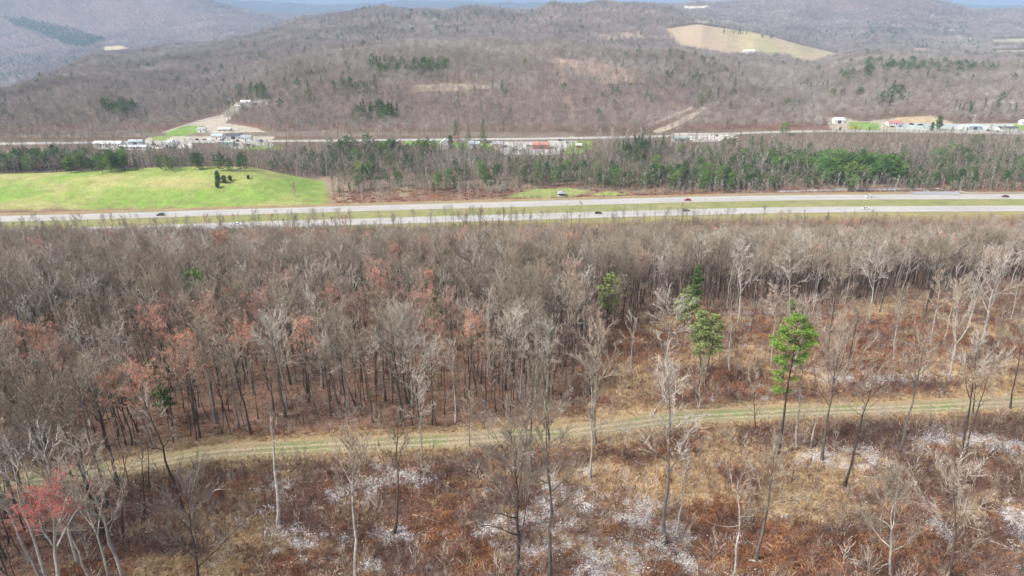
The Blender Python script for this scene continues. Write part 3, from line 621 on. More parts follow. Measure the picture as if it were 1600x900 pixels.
HCON = [join(*conifer(R_(540+k), 16, ['pine', 'spruce', 'round'][k], cs=.15, spread=[.22, .16, .22][k], n=16, cl=3, lf=7, sz=.8, sides=3)).mesh('hill_conifer', ['bark', 'needle']) for k in range(3)]

# ------------------------------------------------------------------ near wood
def grid_pts(x0, x1, y0, y1, sp):
    nx_, ny_ = int((x1-x0)/sp), int((y1-y0)/sp); gx, gy = np.meshgrid(np.arange(nx_), np.arange(ny_))
    x = x0+(gx+.5+(RNG.random(gx.shape)-.5)*.9)*sp; y = y0+(gy+.5+(RNG.random(gx.shape)-.5)*.9)*sp
    return x.ravel(), y.ravel()
x, y = grid_pts(-420, 420, 45, 408, 3.7)
z = height(x, y); u, v = proj(x, y, z)
td = track_dist(x, y); hd = seg_dist(x, y, HWY)[0]
op = in_open(u, v); n = fbm(x, y, 26, 3, 60); n2 = fbm(x, y, 12, 3, 61)
keep = .82-.50*sstep(.50, .66, n)                     # natural openness
keep = keep*(1-op)
leftish = (u < 230+(v-740)*.2) & (v > 690); keep = np.where(leftish, .92*(1-sstep(130, 270, u)), keep)
keep = np.where((u > 940), np.maximum(keep, .62)*(op < .5), keep)
keep = np.where((op > .5) & (v < 640) & (u > 900), .022+.05*(v < 510), keep); keep = np.where((op > .5) & (v > 690) & (u > 260), .012, keep)
keep *= (td > np.where(u < 150, 2.8, 5.2))*(hd > 27); keep *= (u > -500) & (u < 2100) & (v < 1150)
keep = np.where(y < 60, 0, keep)
sel = RNG.random(len(x)) < keep
WX, WY, WZ = x[sel], y[sel], z[sel]; WU, WV = u[sel], v[sel]
# sizes: shorter on the lower slope towards the highway
wh = np.interp(WY, [60, 150, 250, 340, 400], [1.0, .98, .92, .80, .56])*(.78+.42*RNG.random(len(WX)))
kindr = RNG.random(len(WX)); cn = fbm(WX, WY, 30, 3, 62)
wk = np.where(kindr < np.where(op[sel] > .5, .35, .12), 1, 0)                     # 1 = pale
wk = np.where((kindr > .955) & (WU < 950) & (WV > 430) | (kindr > .988), 2, wk)
print('near wood trees', len(WX))
HERO = []
def near_base(u, v): return G(u, v)
def hero(u0, v0, u1, v1, H, parts, label, cat, group=None, name='bare_tree', rz=None):
    b = near_base(u0, v0); t = P(u1, v1, b[1]-0.0)
    b = b-np.array([0, 0, .25]); HERO.append(b[:2])
    return placed(name, parts, tuple(b), rz if rz is not None else random.random()*6, 1, label, cat, group, tuple(t), H)
def tparts(d): return [('trunk', d['t']), ('crown', d['c']), ('buds', d['b'])]
def fresh(seed, mats, H, **kw):
    T, C, B = bare_tree(R_(seed), H, **kw)
    return [('trunk', T.mesh('hero_trunk', [mats[0]])), ('crown', C.mesh('hero_crown', [mats[1]])), ('buds', B.mesh('hero_buds', [mats[2]]) if len(mats) > 2 else None)]
PB, PT, GB, GT, DB, DT = 'pale_bark', 'pale_twig', 'bark', 'twig', 'dark_bark', 'dark_twig'
hl = [
 (556, 915, 552, 684, 18, (PB, GT), dict(cs=.62, spread=.14, limbs=13, bpl=7, tpb=6, sub=2, tw=.014, up=.9, fork=3), 'slender pale grey tree with fan of upright branches, foot cut by the picture edge', 601),
 (616, 834, 622, 650, 16, (GB, GT), dict(cs=.55, spread=.13, limbs=11, bpl=7, tpb=6, sub=2, tw=.013, up=1.0), 'narrow grey tree with upswept crown standing alone before the track', 602),
 (435, 820, 414, 640, 16, (PB, GT), dict(cs=.70, spread=.10, limbs=6, bpl=4, tpb=5, sub=2, tw=.009, rt=.24), 'straight pale leaning trunk almost without branches above whitish debris', 603),
 (857, 915, 864, 640, 19, (GB, GT), dict(cs=.42, spread=.14, limbs=15, bpl=7, tpb=7, sub=2, tw=.013, up=.8), 'tall pale-footed tree with darker upper trunk right of the wide dark tree', 604),
 (808, 905, 812, 700, 14, (DB, DT), dict(cs=.20, spread=.36, limbs=16, bpl=9, tpb=8, sub=3, tw=.013, up=.35, rt=.2), 'dark wide-spreading bare tree with low crown at the bottom centre', 605),
 (921, 748, 917, 560, 18, (PB, GT), dict(cs=.40, spread=.11, limbs=17, bpl=8, tpb=8, sub=2, tw=.016, up=1.0), 'pale grey tree with dense narrow crown in front of the track centre', 606),
 (1038, 852, 1052, 588, 18, (GB, GT), dict(cs=.42, spread=.19, limbs=12, bpl=6, tpb=6, sub=2, tw=.013), 'grey open-crowned tree rising from a white debris patch right of centre', 607),
 (1142, 908, 1166, 735, 13, (PB, GT), dict(cs=.52, spread=.15, limbs=9, bpl=5, tpb=5, sub=1, tw=.009, up=.2, curve=1.6, rt=.13), 'pale crooked tree with broken side branches at the lower edge right of centre', 608),
 (1181, 876, 1213, 690, 14, (GB, GT), dict(cs=.50, spread=.16, limbs=11, bpl=6, tpb=6, sub=1, tw=.012, curve=1.4, rt=.17), 'thin leaning grey tree in front of the green pine', 609),
 (1245, 700, 1254, 560, 12, (PB, GT), dict(cs=.45, spread=.14, limbs=9, bpl=5, tpb=5, sub=1, tw=.012, rt=.13), 'small pale trunk directly right of the green pine', 610),
 (1266, 698, 1275, 645, 5.5, (PB, PT), dict(cs=.8, spread=.1, limbs=4, bpl=1, tpb=1, sub=0, tw=.01, rt=.16, snap=.94), 'short broken white snag beside the track', 611),
 (1284, 720, 1304, 540, 15, (GB, GT), dict(cs=.42, spread=.26, limbs=14, bpl=9, tpb=8, sub=2, tw=.014, fork=3), 'forked grey tree with round purplish crown over the track', 612),
 (1503, 712, 1532, 545, 14, (GB, GT), dict(cs=.52, spread=.2, limbs=10, bpl=6, tpb=6, sub=1, tw=.013, fork=2), 'forked thin tree standing across the right end of the track', 613),
 (1488, 910, 1484, 738, 13, (GB, GT), dict(cs=.40, spread=.26, limbs=11, bpl=7, tpb=7, sub=2, tw=.011, up=.3, curve=1.5, rt=.13), 'crooked tree with long low limbs at the lower right', 614),
 (1392, 900, 1384, 765, 9, (PB, GT), dict(cs=.12, spread=.36, limbs=12, bpl=7, tpb=7, sub=2, tw=.012, up=.7, curve=1.6, rt=.12), 'low many-stemmed pale tree at the lower right', 615),
 (285, 800, 226, 628, 16, (DB, GT), dict(cs=.5, spread=.15, limbs=9, bpl=5, tpb=6, sub=2, tw=.013, curve=1.3, rt=.2), 'strongly left-leaning dark trunk crossing the left end of the track', 616),
 (310, 912, 300, 765, 9, (DB, DT), dict(cs=.15, spread=.34, limbs=14, bpl=8, tpb=7, sub=2, tw=.013, up=.8, rt=.12), 'dark brushy multi-branched small tree above the tan grass, lower left', 617),
 (198, 925, 150, 745, 14, (GB, GT), dict(cs=.5, spread=.2, limbs=10, bpl=6, tpb=6, sub=2, tw=.014, curve=1.6, rt=.22), 'grey left-leaning trunk right of the vivid red maple', 618),
 (193, 852, 190, 705, 13, (DB, DT), dict(cs=.6, spread=.14, limbs=8, bpl=5, tpb=6, sub=2, tw=.012, rt=.13), 'thin straight dark trunk at the edge of the left wood', 619),
 (227, 806, 207, 690, 12, (DB, DT), dict(cs=.6, spread=.14, limbs=8, bpl=5, tpb=6, sub=2, tw=.012, rt=.13), 'thin dark trunk leaning left just below the track end', 620),
 (233, 770, 226, 680, 10, (DB, DT), dict(cs=.6, spread=.12, limbs=7, bpl=5, tpb=5, sub=1, tw=.012, rt=.1), 'smallest dark sapling trunk beside the track end', 621),
 (660, 732, 658, 590, 15, (GB, GT), dict(cs=.45, spread=.15, limbs=11, bpl=6, tpb=6, sub=2, tw=.013, rt=.14), 'thin grey tree rooted just below the track left of centre', 622),
 (1044, 592, 1044, 472, 16, (PB, PT), dict(cs=.62, spread=.24, limbs=10, bpl=6, tpb=6, sub=2, tw=.017, up=.2), 'white-barked tree with wide forked crown at the clearing edge', 623),
 (985, 590, 992, 500, 12, (PB, PT), dict(cs=.5, spread=.18, limbs=9, bpl=5, tpb=5, sub=1, tw=.015), 'small pale tree left of the white-barked forked tree', 624),
 (1140, 580, 1138, 465, 15, (PB, GT), dict(cs=.5, spread=.12, limbs=9, bpl=5, tpb=5, sub=1, tw=.016), 'pale slender tree right of the two-stemmed pine', 625),
 (1155, 500, 1160, 410, 15, (PB, GT), dict(cs=.45, spread=.2, limbs=12, bpl=7, tpb=6, sub=2, tw=.02), 'pale trunk with round crown at the back of the clearing', 626),
 (1205, 572, 1212, 455, 16, (PB, BUD and GT, 'bud_pink'), dict(cs=.45, spread=.15, limbs=12, bpl=7, tpb=6, sub=2, tw=.018, fork=3, buds=True, nb=1600), 'multi-stemmed pale tree with pinkish crown behind the green pine', 627),
 (1235, 500, 1240, 395, 16, (PB, GT), dict(cs=.5, spread=.18, limbs=11, bpl=7, tpb=6, sub=2, tw=.02), 'pale straight trunk above the green pine tip', 628),
 (1358, 505, 1372, 395, 17, (PB, PT), dict(cs=.45, spread=.22, limbs=13, bpl=7, tpb=6, sub=2, tw=.02, fork=2), 'silvery tree with open fan crown behind the tan clearing', 629),
 (1397, 562, 1412, 465, 13, (PB, GT), dict(cs=.35, spread=.2, limbs=12, bpl=6, tpb=6, sub=1, tw=.017, fork=3), 'grey many-stemmed small tree mid clearing', 630),
 (1453, 540, 1465, 430, 16, (PB, GT), dict(cs=.5, spread=.15, limbs=10, bpl=6, tpb=6, sub=1, tw=.018, rt=.19), 'brightest pale straight trunk in the clearing', 631),
 (1482, 594, 1512, 452, 19, (PB, GT), dict(cs=.36, spread=.17, limbs=14, bpl=7, tpb=7, sub=2, tw=.018, fork=4), 'tall pale tree with upswept forks left of the thick trunked one', 632),
 (1534, 538, 1560, 408, 18, (PB, PT), dict(cs=.38, spread=.24, limbs=13, bpl=7, tpb=7, sub=2, tw=.02, fork=4, rt=.3), 'thick pale trunk with spreading forks near the right edge', 633),
 (1580, 500, 1592, 440, 11, (PB, GT), dict(cs=.5, spread=.16, limbs=8, bpl=5, tpb=5, sub=1, tw=.018), 'leaning pale tree at the right edge of the clearing', 634),
 (1520, 648, 1524, 556, 9, (DB, DT), dict(cs=.35, spread=.22, limbs=9, bpl=5, tpb=5, sub=1, tw=.014, fork=3, rt=.1), 'small dark forked tree just behind the right end of the track', 635),
 (1182, 672, 1178, 596, 7, (GB, GT), dict(cs=.15, spread=.3, limbs=10, bpl=6, tpb=5, sub=1, tw=.013, rt=.07), 'little bush-like tree left of the green pine trunk', 636),
 (1578, 640, 1598, 520, 13, (GB, GT), dict(cs=.45, spread=.2, limbs=10, bpl=6, tpb=6, sub=1, tw=.014), 'dark bare tree behind the track at the far right', 637),
 (735, 700, 738, 612, 10, (GB, GT), dict(cs=.4, spread=.16, limbs=9, bpl=5, tpb=5, sub=1, tw=.013, rt=.08), 'slim sapling growing at the track edge near the centre', 638),
 (830, 745, 822, 560, 18, (GB, GT), dict(cs=.4, spread=.13, limbs=15, bpl=8, tpb=7, sub=2, tw=.014, up=1.0), 'tall grey tree just left of centre whose stem crosses the track', 639),
 (858, 700, 852, 560, 14, (GB, GT), dict(cs=.35, spread=.15, limbs=14, bpl=8, tpb=7, sub=2, tw=.014, up=1.0), 'dense grey tree at the centre where the wood meets the track', 640),
 (1092, 640, 1096, 560, 8, (PB, GT), dict(cs=.15, spread=.25, limbs=9, bpl=5, tpb=5, sub=1, tw=.014, curve=2, rt=.1), 'tangled grey snag below the two-stemmed pine', 641),
 (960, 520, 965, 445, 12, (GB, GT), dict(cs=.4, spread=.2, limbs=10, bpl=6, tpb=6, sub=1, tw=.018), 'slim tree at the left corner of the clearing', 642),
 (1325, 560, 1318, 490, 10, (GB, GT), dict(cs=.3, spread=.22, limbs=10, bpl=6, tpb=5, sub=1, tw=.016), 'small round-crowned bare tree mid clearing behind whitish debris', 643),
]
for (u0, v0, u1, v1, H, mt, kw, lab, sd) in hl:
    kw['tw'] *= 1.35; kw['bpl'] = kw['bpl']+2; kw['tpb'] += 2; kw['sub'] += 1
    hero(u0, v0, u1, v1, H, fresh(sd, mt, H, **kw), lab, 'tree')
# vivid red maple, lower left
hero(96, 925, 84, 752, 14, fresh(660, ('pale_bark', 'pale_twig', 'bud_vivid'), 14, cs=.36, spread=.17, limbs=14, bpl=9, tpb=6, sub=2, tw=.015, fork=4, curve=1.5, rt=.22, buds=True, nb=9000, bs_=.48), 'pale-trunked maple with vivid red budding crown at the lower left', 'tree', name='red_maple')
# budding trees picked out by the place of their crown tops
def by_top(u, v, H):                                # base position of a tree of height H whose tip shows at (u, v)
    p = P(u, v, 1.0); xx_ = p[0]*YR; zz_ = ZC+(p[2]-ZC)*YR-H; h = height(xx_, YR); ok = h > zz_
    k = np.argmax(ok); return np.array([xx_[k], YR[k], h[k]-.2])
bl = [(242, 494, 17, 0, 'red-budding maple, reddest round crown in the middle of the left wood'), (318, 480, 18, 3, 'maple with tall dusty pink crown right of the reddest round crown'), (400, 470, 16, 0, 'maple with coral-red top behind the left wood middle'),
 (505, 462, 16, 0, 'maple with pinkish-red top left of the big salmon crown'), (592, 435, 19, 1, 'maple with large salmon-coloured crown near the centre of the wood'), (586, 412, 16, 3, 'pale coral budding tree directly behind the large salmon crown'),
 (216, 582, 15, 2, 'bright orange budding tree at the left above the track end'), (178, 594, 13, 2, 'small orange budding tree left of the bright orange crown'), (52, 522, 16, 2, 'orange budding tree at the far left edge'),
 (85, 545, 14, 0, 'small reddish budding tree below the far left orange one'), (466, 515, 16, 2, 'dull orange budding tree in the front of the wood left of centre'), (740, 502, 15, 2, 'brownish orange budding tree right of centre in the wood'),
 (680, 515, 14, 0, 'small crimson budding tree near the centre front'), (930, 490, 12, 3, 'pink budding tree at the left corner of the clearing'), (368, 455, 14, 2, 'faint orange tree top deep in the left wood'), (380, 515, 15, 2, 'peach-coloured budding tree in front of the pink crowns'),
 (8, 515, 15, 2, 'orange-pink budding tree touching the left edge'), (1562, 400, 14, 0, 'reddish budding tree behind the clearing at the right'), (1170, 368, 13, 0, 'faint red tree top high on the right of the wood'), (440, 440, 15, 3, 'dusty rose crown at the back of the left wood'), (540, 345, 12, 0, 'reddish tree top near the highway'), (890, 392, 13, 3, 'dull pink crown in the wood behind the clearing corner'), (760, 352, 11, 3, 'pinkish tree top by the highway at the centre'), (345, 500, 16, 3, 'dusty pink crown joined to the tall pink one'), (700, 470, 15, 3, 'mauve-pink crown right of the salmon ones')]
for k, (u, v, H, i, lab) in enumerate(bl):
    H *= 1.04; b = by_top(u, v-4, H); d = BUD[i]; HERO.append(b[:2]); placed('budding_tree', tparts(d), tuple(b), random.random()*6, H/17, lab, 'tree', 'maples and other trees in red and orange bud')
# the green pine with its bare stem and side tufts
plan = [(.455, 3.0, .09), (.46, .2, .03), (.47, 2.6, .07), (.54, 3.2, .10), (.55, .1, .05), (.56, 2.8, .11), (.62, 3.0, .05), (.65, 3.15, .13), (.655, 2.8, .12), (.66, .2, .06), (.665, 3.5, .11),
        (.69, .1, .12), (.70, 5.6, .09), (.70, 3.0, .06), (.72, .5, .14), (.735, 3.1, .15), (.75, 3.0, .19), (.755, 2.7, .17), (.755, 3.5, .16), (.76, .2, .16), (.77, 5.9, .15), (.775, 1.2, .09), (.775, 4.4, .1), (.80, .1, .17), (.81, .5, .15), (.82, 3.1, .12), (.83, 2.6, .11),
        (.85, .2, .14), (.86, 5.9, .12), (.87, 3.2, .12), (.88, 4.6, .08), (.91, .2, .09), (.92, 3.0, .085), (.925, 1.6, .06), (.955, .4, .055), (.96, 3.4, .05), (.98, 2, .03), (.99, 5, .02)]
plan = [(h, a, l*.76+.008) for h, a, l in plan]
T, F = conifer(R_(700), 20, 'pine', n=0, cl=16, lf=40, sz=.125, rt=.19, sides=7, plan=plan, spread=.17)
hero(1216, 712, 1247, 494, 20, [('trunk', T.mesh('pine_trunk', ['dark_bark'])), ('foliage', F.mesh('pine_foliage', ['needle_bright']))], 'bright green pine with long bare stem standing over the track', 'tree', name='pine_tree', rz=0)
def stem_pine(seed, H, lf=26, sz=.34, mat='needle_olive', cs=.45, spread=.17, n=26, kind='pine'):
    T, F = conifer(R_(seed), H, kind, cs=cs, spread=spread, n=n, cl=5, lf=lf, sz=sz, rt=.16, sides=6)
    return [('trunk', T.mesh('pine_trunk', ['dark_bark'])), ('foliage', F.mesh('pine_foliage', [mat]))]
hero(1093, 604, 1098, 486, 15, stem_pine(702, 15, lf=16, sz=.24, spread=.095, n=24), 'left stem of the yellow-green pine pair at the clearing', 'tree', name='pine_tree')
hero(1101, 603, 1118, 492, 15, stem_pine(703, 15, lf=18, sz=.24, spread=.115, n=26), 'right stem of the yellow-green pine pair at the clearing', 'tree', name='pine_tree')
for u, v, H, mat, lab, sp, kd, cs in ((303, 424, 15, 'needle_mid', 'green pine with a yellowish front deep in the left wood', .24, 'pine', .3), (265, 388, 13, 'needle_olive', 'olive pine behind the left wood near the top', .14, 'pine', .2), (245, 560, 13, 'needle', 'dark hemlock half hidden behind the bright orange tree', .13, 'spruce', .25),
        (1092, 414, 15, 'needle', 'sparse olive evergreen between bare trees behind the pine pair', .09, 'pine', .15), (1076, 450, 11, 'needle_olive', 'small evergreen left of the dark one behind the pine pair', .2, 'pine', .15), (953, 428, 15, 'needle_olive', 'olive-tinted evergreen above the clearing corner', .16, 'pine', .3), (828, 440, 13, 'needle_olive', 'sparse olive evergreen in the wood right of centre', .2, 'pine', .35),
        (48, 395, 15, 'needle', 'dark evergreen in the far left of the wood', .13, 'spruce', .1), (1240, 474, 4.4, 'needle_mid', 'low dark evergreen at the back of the clearing', .5, 'round', .1),
        (676, 455, 11, 'needle_olive', 'faint olive evergreen in the middle of the wood', .18, 'pine', .3)):
    b = by_top(u, v, H); HERO.append(b[:2]); placed('pine_tree' if kd == 'pine' else 'evergreen_tree', stem_pine(int(u+v), H, 14, .36, mat, cs, sp, 30, kd), tuple(b), 0, 1, lab, 'tree')
HA = np.array(HERO)
dmin = np.min(np.hypot(WX[:, None]-HA[None, :, 0], WY[:, None]-HA[None, :, 1]), 1); ok = dmin > 2.2
# keep the view of the crowns picked out above: no tree close in front of them
for hb in HA[len(hl)+1:]:
    ok &= ~((np.abs(WX-hb[0]*WY/hb[1]) < 3.6) & (WY < hb[1]) & (WY > hb[1]-14))
WX, WY, WZ, WU, WV, wh, wk = [a[ok] for a in (WX, WY, WZ, WU, WV, wh, wk)]
rot = RNG.random(len(WX))*6.28; pick = RNG.integers(0, 9, len(WX)); ppick = RNG.integers(0, 4, len(WX)); bpick = RNG.integers(0, 5, len(WX))
vis = (WU > -20) & (WU < 1620) & (WV < 960)
order = np.lexsort((WY, ~vis)); NSEP = 300-len(hl)
first = np.zeros(len(WX), bool); first[order[:NSEP]] = True
MARK = [(95, 880, 'near the vivid red maple'), (200, 800, 'among the thin trunks at the lower left'), (60, 760, 'in the thicket at the left edge'), (255, 660, 'right above the track end'), (330, 690, 'at the wood edge above the track end'), (216, 640, 'behind the bright orange budding tree'), (60, 640, 'left of the bright orange budding tree'),
        (430, 650, 'above the straight limbless trunk'), (550, 640, 'above the pale fan-branched tree'), (660, 630, 'above the thin tree by the track'), (760, 630, 'left of the dense centre trees'), (840, 610, 'beside the dense centre trees'), (400, 580, 'below the coral-red crowns'), (520, 570, 'below the pinkish-red crown'), (620, 570, 'below the large salmon crown'), (740, 560, 'below the brownish orange crown'), (880, 550, 'at the left side of the clearing'), (930, 500, 'at the left corner of the clearing')]
SHAPE = ['wide rounded crown', 'narrow crown', 'broad forked crown', 'short high crown', 'forked upright crown', 'even open crown', 'high slender crown', 'low spreading crown', 'medium crown']
def zone_label(i):
    m = min(MARK, key=lambda q: math.hypot(q[0]-WU[i], q[1]-WV[i]))[2]; sz = 'tall ' if wh[i] > 1.03 else 'short ' if wh[i] < .86 else ''
    return sz+({0: 'grey-brown bare tree with %s ' % SHAPE[pick[i]], 1: 'pale-barked bare tree ', 2: 'reddish budding tree '}[wk[i]])+m
for i in np.where(first)[0]:
    d = (WOOD[pick[i]], PALE[ppick[i]], BUD[bpick[i]])[wk[i]]
    placed('bare_tree', tparts(d), (WX[i], WY[i], WZ[i]-.2), rot[i], wh[i]*18/d['H'], zone_label(i), 'tree', 'bare trees at the front of the wood')
r = ~first; protos = [d['whole'] for d in WOOD+PALE+BUD]; hh = np.array([d['H'] for d in WOOD+PALE+BUD])
idx = np.where(wk == 0, pick, np.where(wk == 1, 9+ppick, 13+bpick))[r]
scatter('wood', np.c_[WX[r], WY[r], WZ[r]-.2], rot[r], wh[r]*18/hh[idx], idx, protos, 'wood of leafless trees covering the slope down to the highway', 'woodland', tilt=.03)
# saplings and brush under and between the trees
x, y = grid_pts(-300, 300, 55, 400, 4.6); z = height(x, y); u, v = proj(x, y, z); op = in_open(u, v)
k = RNG.random(len(x)) < np.where(op > .5, .10+.30*sstep(.5, .62, fbm(x, y, 14, 3, 70)), .35)*(track_dist(x, y) > 4.2)*(seg_dist(x, y, HWY)[0] > 25)*(u > -300)*(u < 1900)
POLE = [join(*bare_tree(R_(360+k), 13, cs=[.62, .7, .55][k], spread=.13, limbs=8, bpl=6, tpb=5, sub=1, tw=.022, rt=[.10, .08, .12][k], sides=5, curve=1.6)[:2]).mesh('pole_tree', ['dark_bark', 'twig']) for k in range(3)]
x_, y_ = grid_pts(-300, 300, 55, 340, 3.6); z_ = height(x_, y_); u_, v_ = proj(x_, y_, z_); kk = (RNG.random(len(x_)) < .62*(1-in_open(u_, v_)))*(track_dist(x_, y_) > 5)*(u_ > -200)*(u_ < 1800) > 0
scatter('understorey', np.c_[x_[kk], y_[kk], z_[kk]-.1], RNG.random(kk.sum())*6.3, .6+.6*RNG.random(kk.sum()), RNG.integers(0, 3, kk.sum()), POLE, 'thin dark understorey stems among the bigger trees of the wood', 'understorey', tilt=.06)
scatter('saplings', np.c_[x[k], y[k], z[k]-.1], RNG.random(k.sum())*6.3, np.where(op[k] > .5, .25+.25*RNG.random(k.sum()), .35+.5*RNG.random(k.sum())), RNG.integers(0, 3, k.sum()), [d['whole'] for d in YOUNG], 'thin leafless saplings and brush under the trees', 'saplings')

# ------------------------------------------------------------------ ground cover of the open slope
def tuft(seed, n, h, w, lean, r, mat, name, bend=.3):
    rs = R_(seed); mb = MB(); p = np.c_[rs.normal(size=(n, 2))*r, np.zeros(n)]; d = rnd(rs, n); d[:, 2] = np.abs(d[:, 2])+lean; d = unit(d)
    L = h*(.5+.8*rs.random(n)); e = twigs(mb, p, d, L*.6, np.full(n, w), rs)
    d2 = unit(d+rnd(rs, n)*.4-np.array([0, 0, bend])); twigs(mb, p+d*(L*.35)[:, None], d2, L*.6, np.full(n, w*.9), rs); return mb.mesh(name, [mat])
M['straw'] = treemat('dry_straw_grass', [(0, (.28, .165, .09)), (.5, (.56, .405, .235)), (1, (.84, .69, .46))], .12, None, .4)
M['bracken'] = treemat('dead_bracken', [(0, (.10, .045, .03)), (.5, (.31, .145, .08)), (1, (.60, .34, .18))], .12, None, .4)
M['brush'] = treemat('maroon_brush', [(0, (.07, .038, .032)), (.5, (.18, .105, .088)), (1, (.40, .30, .26))], .12, None, .4)
M['leaflitter'] = treemat('leaf_litter', [(0, (.17, .105, .085)), (.5, (.31, .21, .165)), (1, (.55, .42, .35))], .12, None, .3)
M['slash'] = treemat('weathered_slash', [(0, (.34, .31, .29)), (1, (.66, .62, .59))], .2, None, .2)
M['debris'] = treemat('bleached_debris', [(0, (.55, .54, .54)), (1, (.92, .91, .91))], .2, None, .2)
M['green_grass'] = treemat('green_tufts', [(0, (.20, .24, .08)), (1, (.34, .34, .15))], .1, None, .4)
GRS = [tuft(800+k, 34, .75, .028, .9, .30, 'straw', 'straw_tuft') for k in range(3)]
BRK = [tuft(810+k, 46, .62, .05, .35, .42, 'bracken', 'bracken_clump', .5) for k in range(3)]
def brushmesh(seed, H, mat, nm):
    T, C, _ = bare_tree(R_(seed), H, cs=.06, spread=.40, limbs=9, bpl=4, tpb=4, sub=0, tw=.016, rt=.02, sides=3, up=.9); return join(T, C).mesh(nm, [mat, mat])
BRU = [brushmesh(820+k, [1.3, 1.0, 1.6][k], 'brush', 'brush_clump') for k in range(3)]
GRYB = [brushmesh(830+k, [2.2, 2.8][k], 'twig', 'grey_shrub') for k in range(2)]
GGR = [tuft(840+k, 26, .28, .03, .7, .25, 'green_grass', 'green_tuft') for k in range(2)]
def leafpatch(seed, n, r, s, mat, nm):
    rs = R_(seed); mb = MB(); c = np.c_[rs.normal(size=(n, 2))*r, .03+.07*rs.random(n)]; a = rnd(rs, n)*np.array([1, 1, .45]); b = unit(np.cross(a, rnd(rs, n)))*np.array([1, 1, .6]); q = s*(.5+rs.random(n))[:, None]
    mb.tris(c-a*q, c+a*q, c+b*q*.9, 0); return mb.mesh(nm, [mat])
LIT = [leafpatch(850+k, 40, .55, .10, 'leaflitter', 'leaf_patch') for k in range(2)]
DEB = [leafpatch(860+k, 24, .60, .105, 'debris', 'debris_patch') for k in range(3)]
def sticks(seed, n, L, r, mat, nm):
    rs = R_(seed); mb = MB()
    for i in range(n):
        p = np.r_[rs.normal(size=2)*r, .06+.12*rs.random()]; a = rs.normal()*.7+seed; d = np.array([math.cos(a), math.sin(a), rs.normal()*.1]); l = L*(.4+.9*rs.random())
        mb.tube([p-d*l/2, p+rs.normal(size=3)*np.array([.06, .06, .02]), p+d*l/2], [.024, .022, .01], 3)
    return mb.mesh(nm, [mat])
STK = [sticks(870+k, 6, 1.25, .7, 'slash', 'slash_sticks') for k in range(4)]+[sticks(880, 6, 2.4, .7, 'dark_bark', 'dark_sticks')]
shapes = GRS+BRK+BRU+GRYB+GGR+LIT+DEB+STK           # offsets 0,3,6,9,11,13,15,18
px, py, pi, ps = [], [], [], []
def cover(sp, y0, y1, fn):
    x, y = grid_pts(-1.05*y1, 1.05*y1, y0, y1, sp); k = np.abs(x) < .9*y+6; x, y = x[k], y[k]; z = height(x, y); u, v = proj(x, y, z)
    zz = zones(x, y, u, v); op = in_open(u, v); td = track_dist(x, y); hd_ = seg_dist(x, y, HWY)[0]; rr = RNG.random(len(x)); m, i, s = fn(x, y, zz, op, td, rr); m &= hd_ > 24
    px.append(x[m]); py.append(y[m]); pi.append(np.asarray(i)[m]); ps.append(np.asarray(s)[m])
def f_open(x, y, zz, op, td, rr):
    n = len(x); w = np.stack([zz['tan']*.95+.15, zz['rust']*.85+.24, zz['brush']*1.15+.46, zz['white']*1.4+.22, np.full(n, .30)], 1)*RNG.random((n, 5))**.9
    c = w.argmax(1); i = np.select([c == 0, c == 1, c == 2, c == 3], [RNG.integers(0, 3, n), 3+RNG.integers(0, 3, n), 6+RNG.integers(0, 3, n), np.where(rr < .80, 15+RNG.integers(0, 3, n), 18+RNG.integers(0, 4, n))], 13+RNG.integers(0, 2, n))
    s = np.select([c == 0, c == 1, c == 2], [.6+.6*rr, .6+.7*rr, .45+.65*rr], .6+.7*rr)*np.where(td < 6, .6, 1)
    return (op > .4) & (td > 2.6+.8*rr) & (rr < .93), i, s
cover(.62, 52, 165, f_open)
cover(1.0, 165, 215, f_open)
def f_wood(x, y, zz, op, td, rr):
    n = len(x); i = np.where(rr < .66, 13+RNG.integers(0, 2, n), np.where(rr < .76, 18+RNG.integers(0, 5, n), np.where(rr < .86, 3+RNG.integers(0, 3, n), np.where(rr < .93, 6+RNG.integers(0, 3, n), 9+RNG.integers(0, 2, n)))))
    return (op < .6) & (td > 3), i, .7+.6*RNG.random(n)
cover(1.15, 52, 200, f_wood)
cover(2.6, 200, 400, f_wood)
def f_track(x, y, zz, op, td, rr):
    n = len(x); e = sstep(1.6, 3.6, td); i = np.where(RNG.random(n) < .25+.6*e, RNG.integers(0, 3, n), 11+RNG.integers(0, 2, n)); return (td < 4.6) & (rr < .35+.6*e), i, np.where(i < 3, .25+.35*e, .5+.4*rr)
cover(.55, 52, 140, f_track)
def f_shrub(x, y, zz, op, td, rr):
    n = len(x); return (op > .4) & (td > 4.5) & (rr < .55+.4*zz['brush']), np.where(rr < .5, 9+RNG.integers(0, 2, n), 6+RNG.integers(0, 3, n)), .5+1.0*RNG.random(n)
cover(2.3, 52, 215, f_shrub)
px, py, pi, ps = [np.concatenate(a) for a in (px, py, pi, ps)]; pz = height(px, py)
for nm, lo, hi, lab, cat in (('dry_grass', 0, 3, 'tan dry grass tufts over the open slope and track edges', 'grass'), ('dead_bracken', 3, 6, 'rust-brown dead bracken covering the cleared slope', 'bracken'), ('low_brush', 6, 11, 'dark maroon and grey leafless brush on the slope', 'brush'),
                             ('green_grass', 11, 13, 'short greenish grass growing along the track', 'grass'), ('leaf_litter', 13, 15, 'brown fallen leaves under the trees', 'leaf litter'), ('logging_debris', 15, 23, 'bleached chips and sticks left on the cleared slope', 'logging debris')):
    k = (pi >= lo) & (pi < hi); print(nm, k.sum())
    scatter(nm, np.c_[px[k], py[k], pz[k]-.02], RNG.random(k.sum())*6.3, ps[k], pi[k]-lo, shapes[lo:hi], lab, cat, tilt=.12)
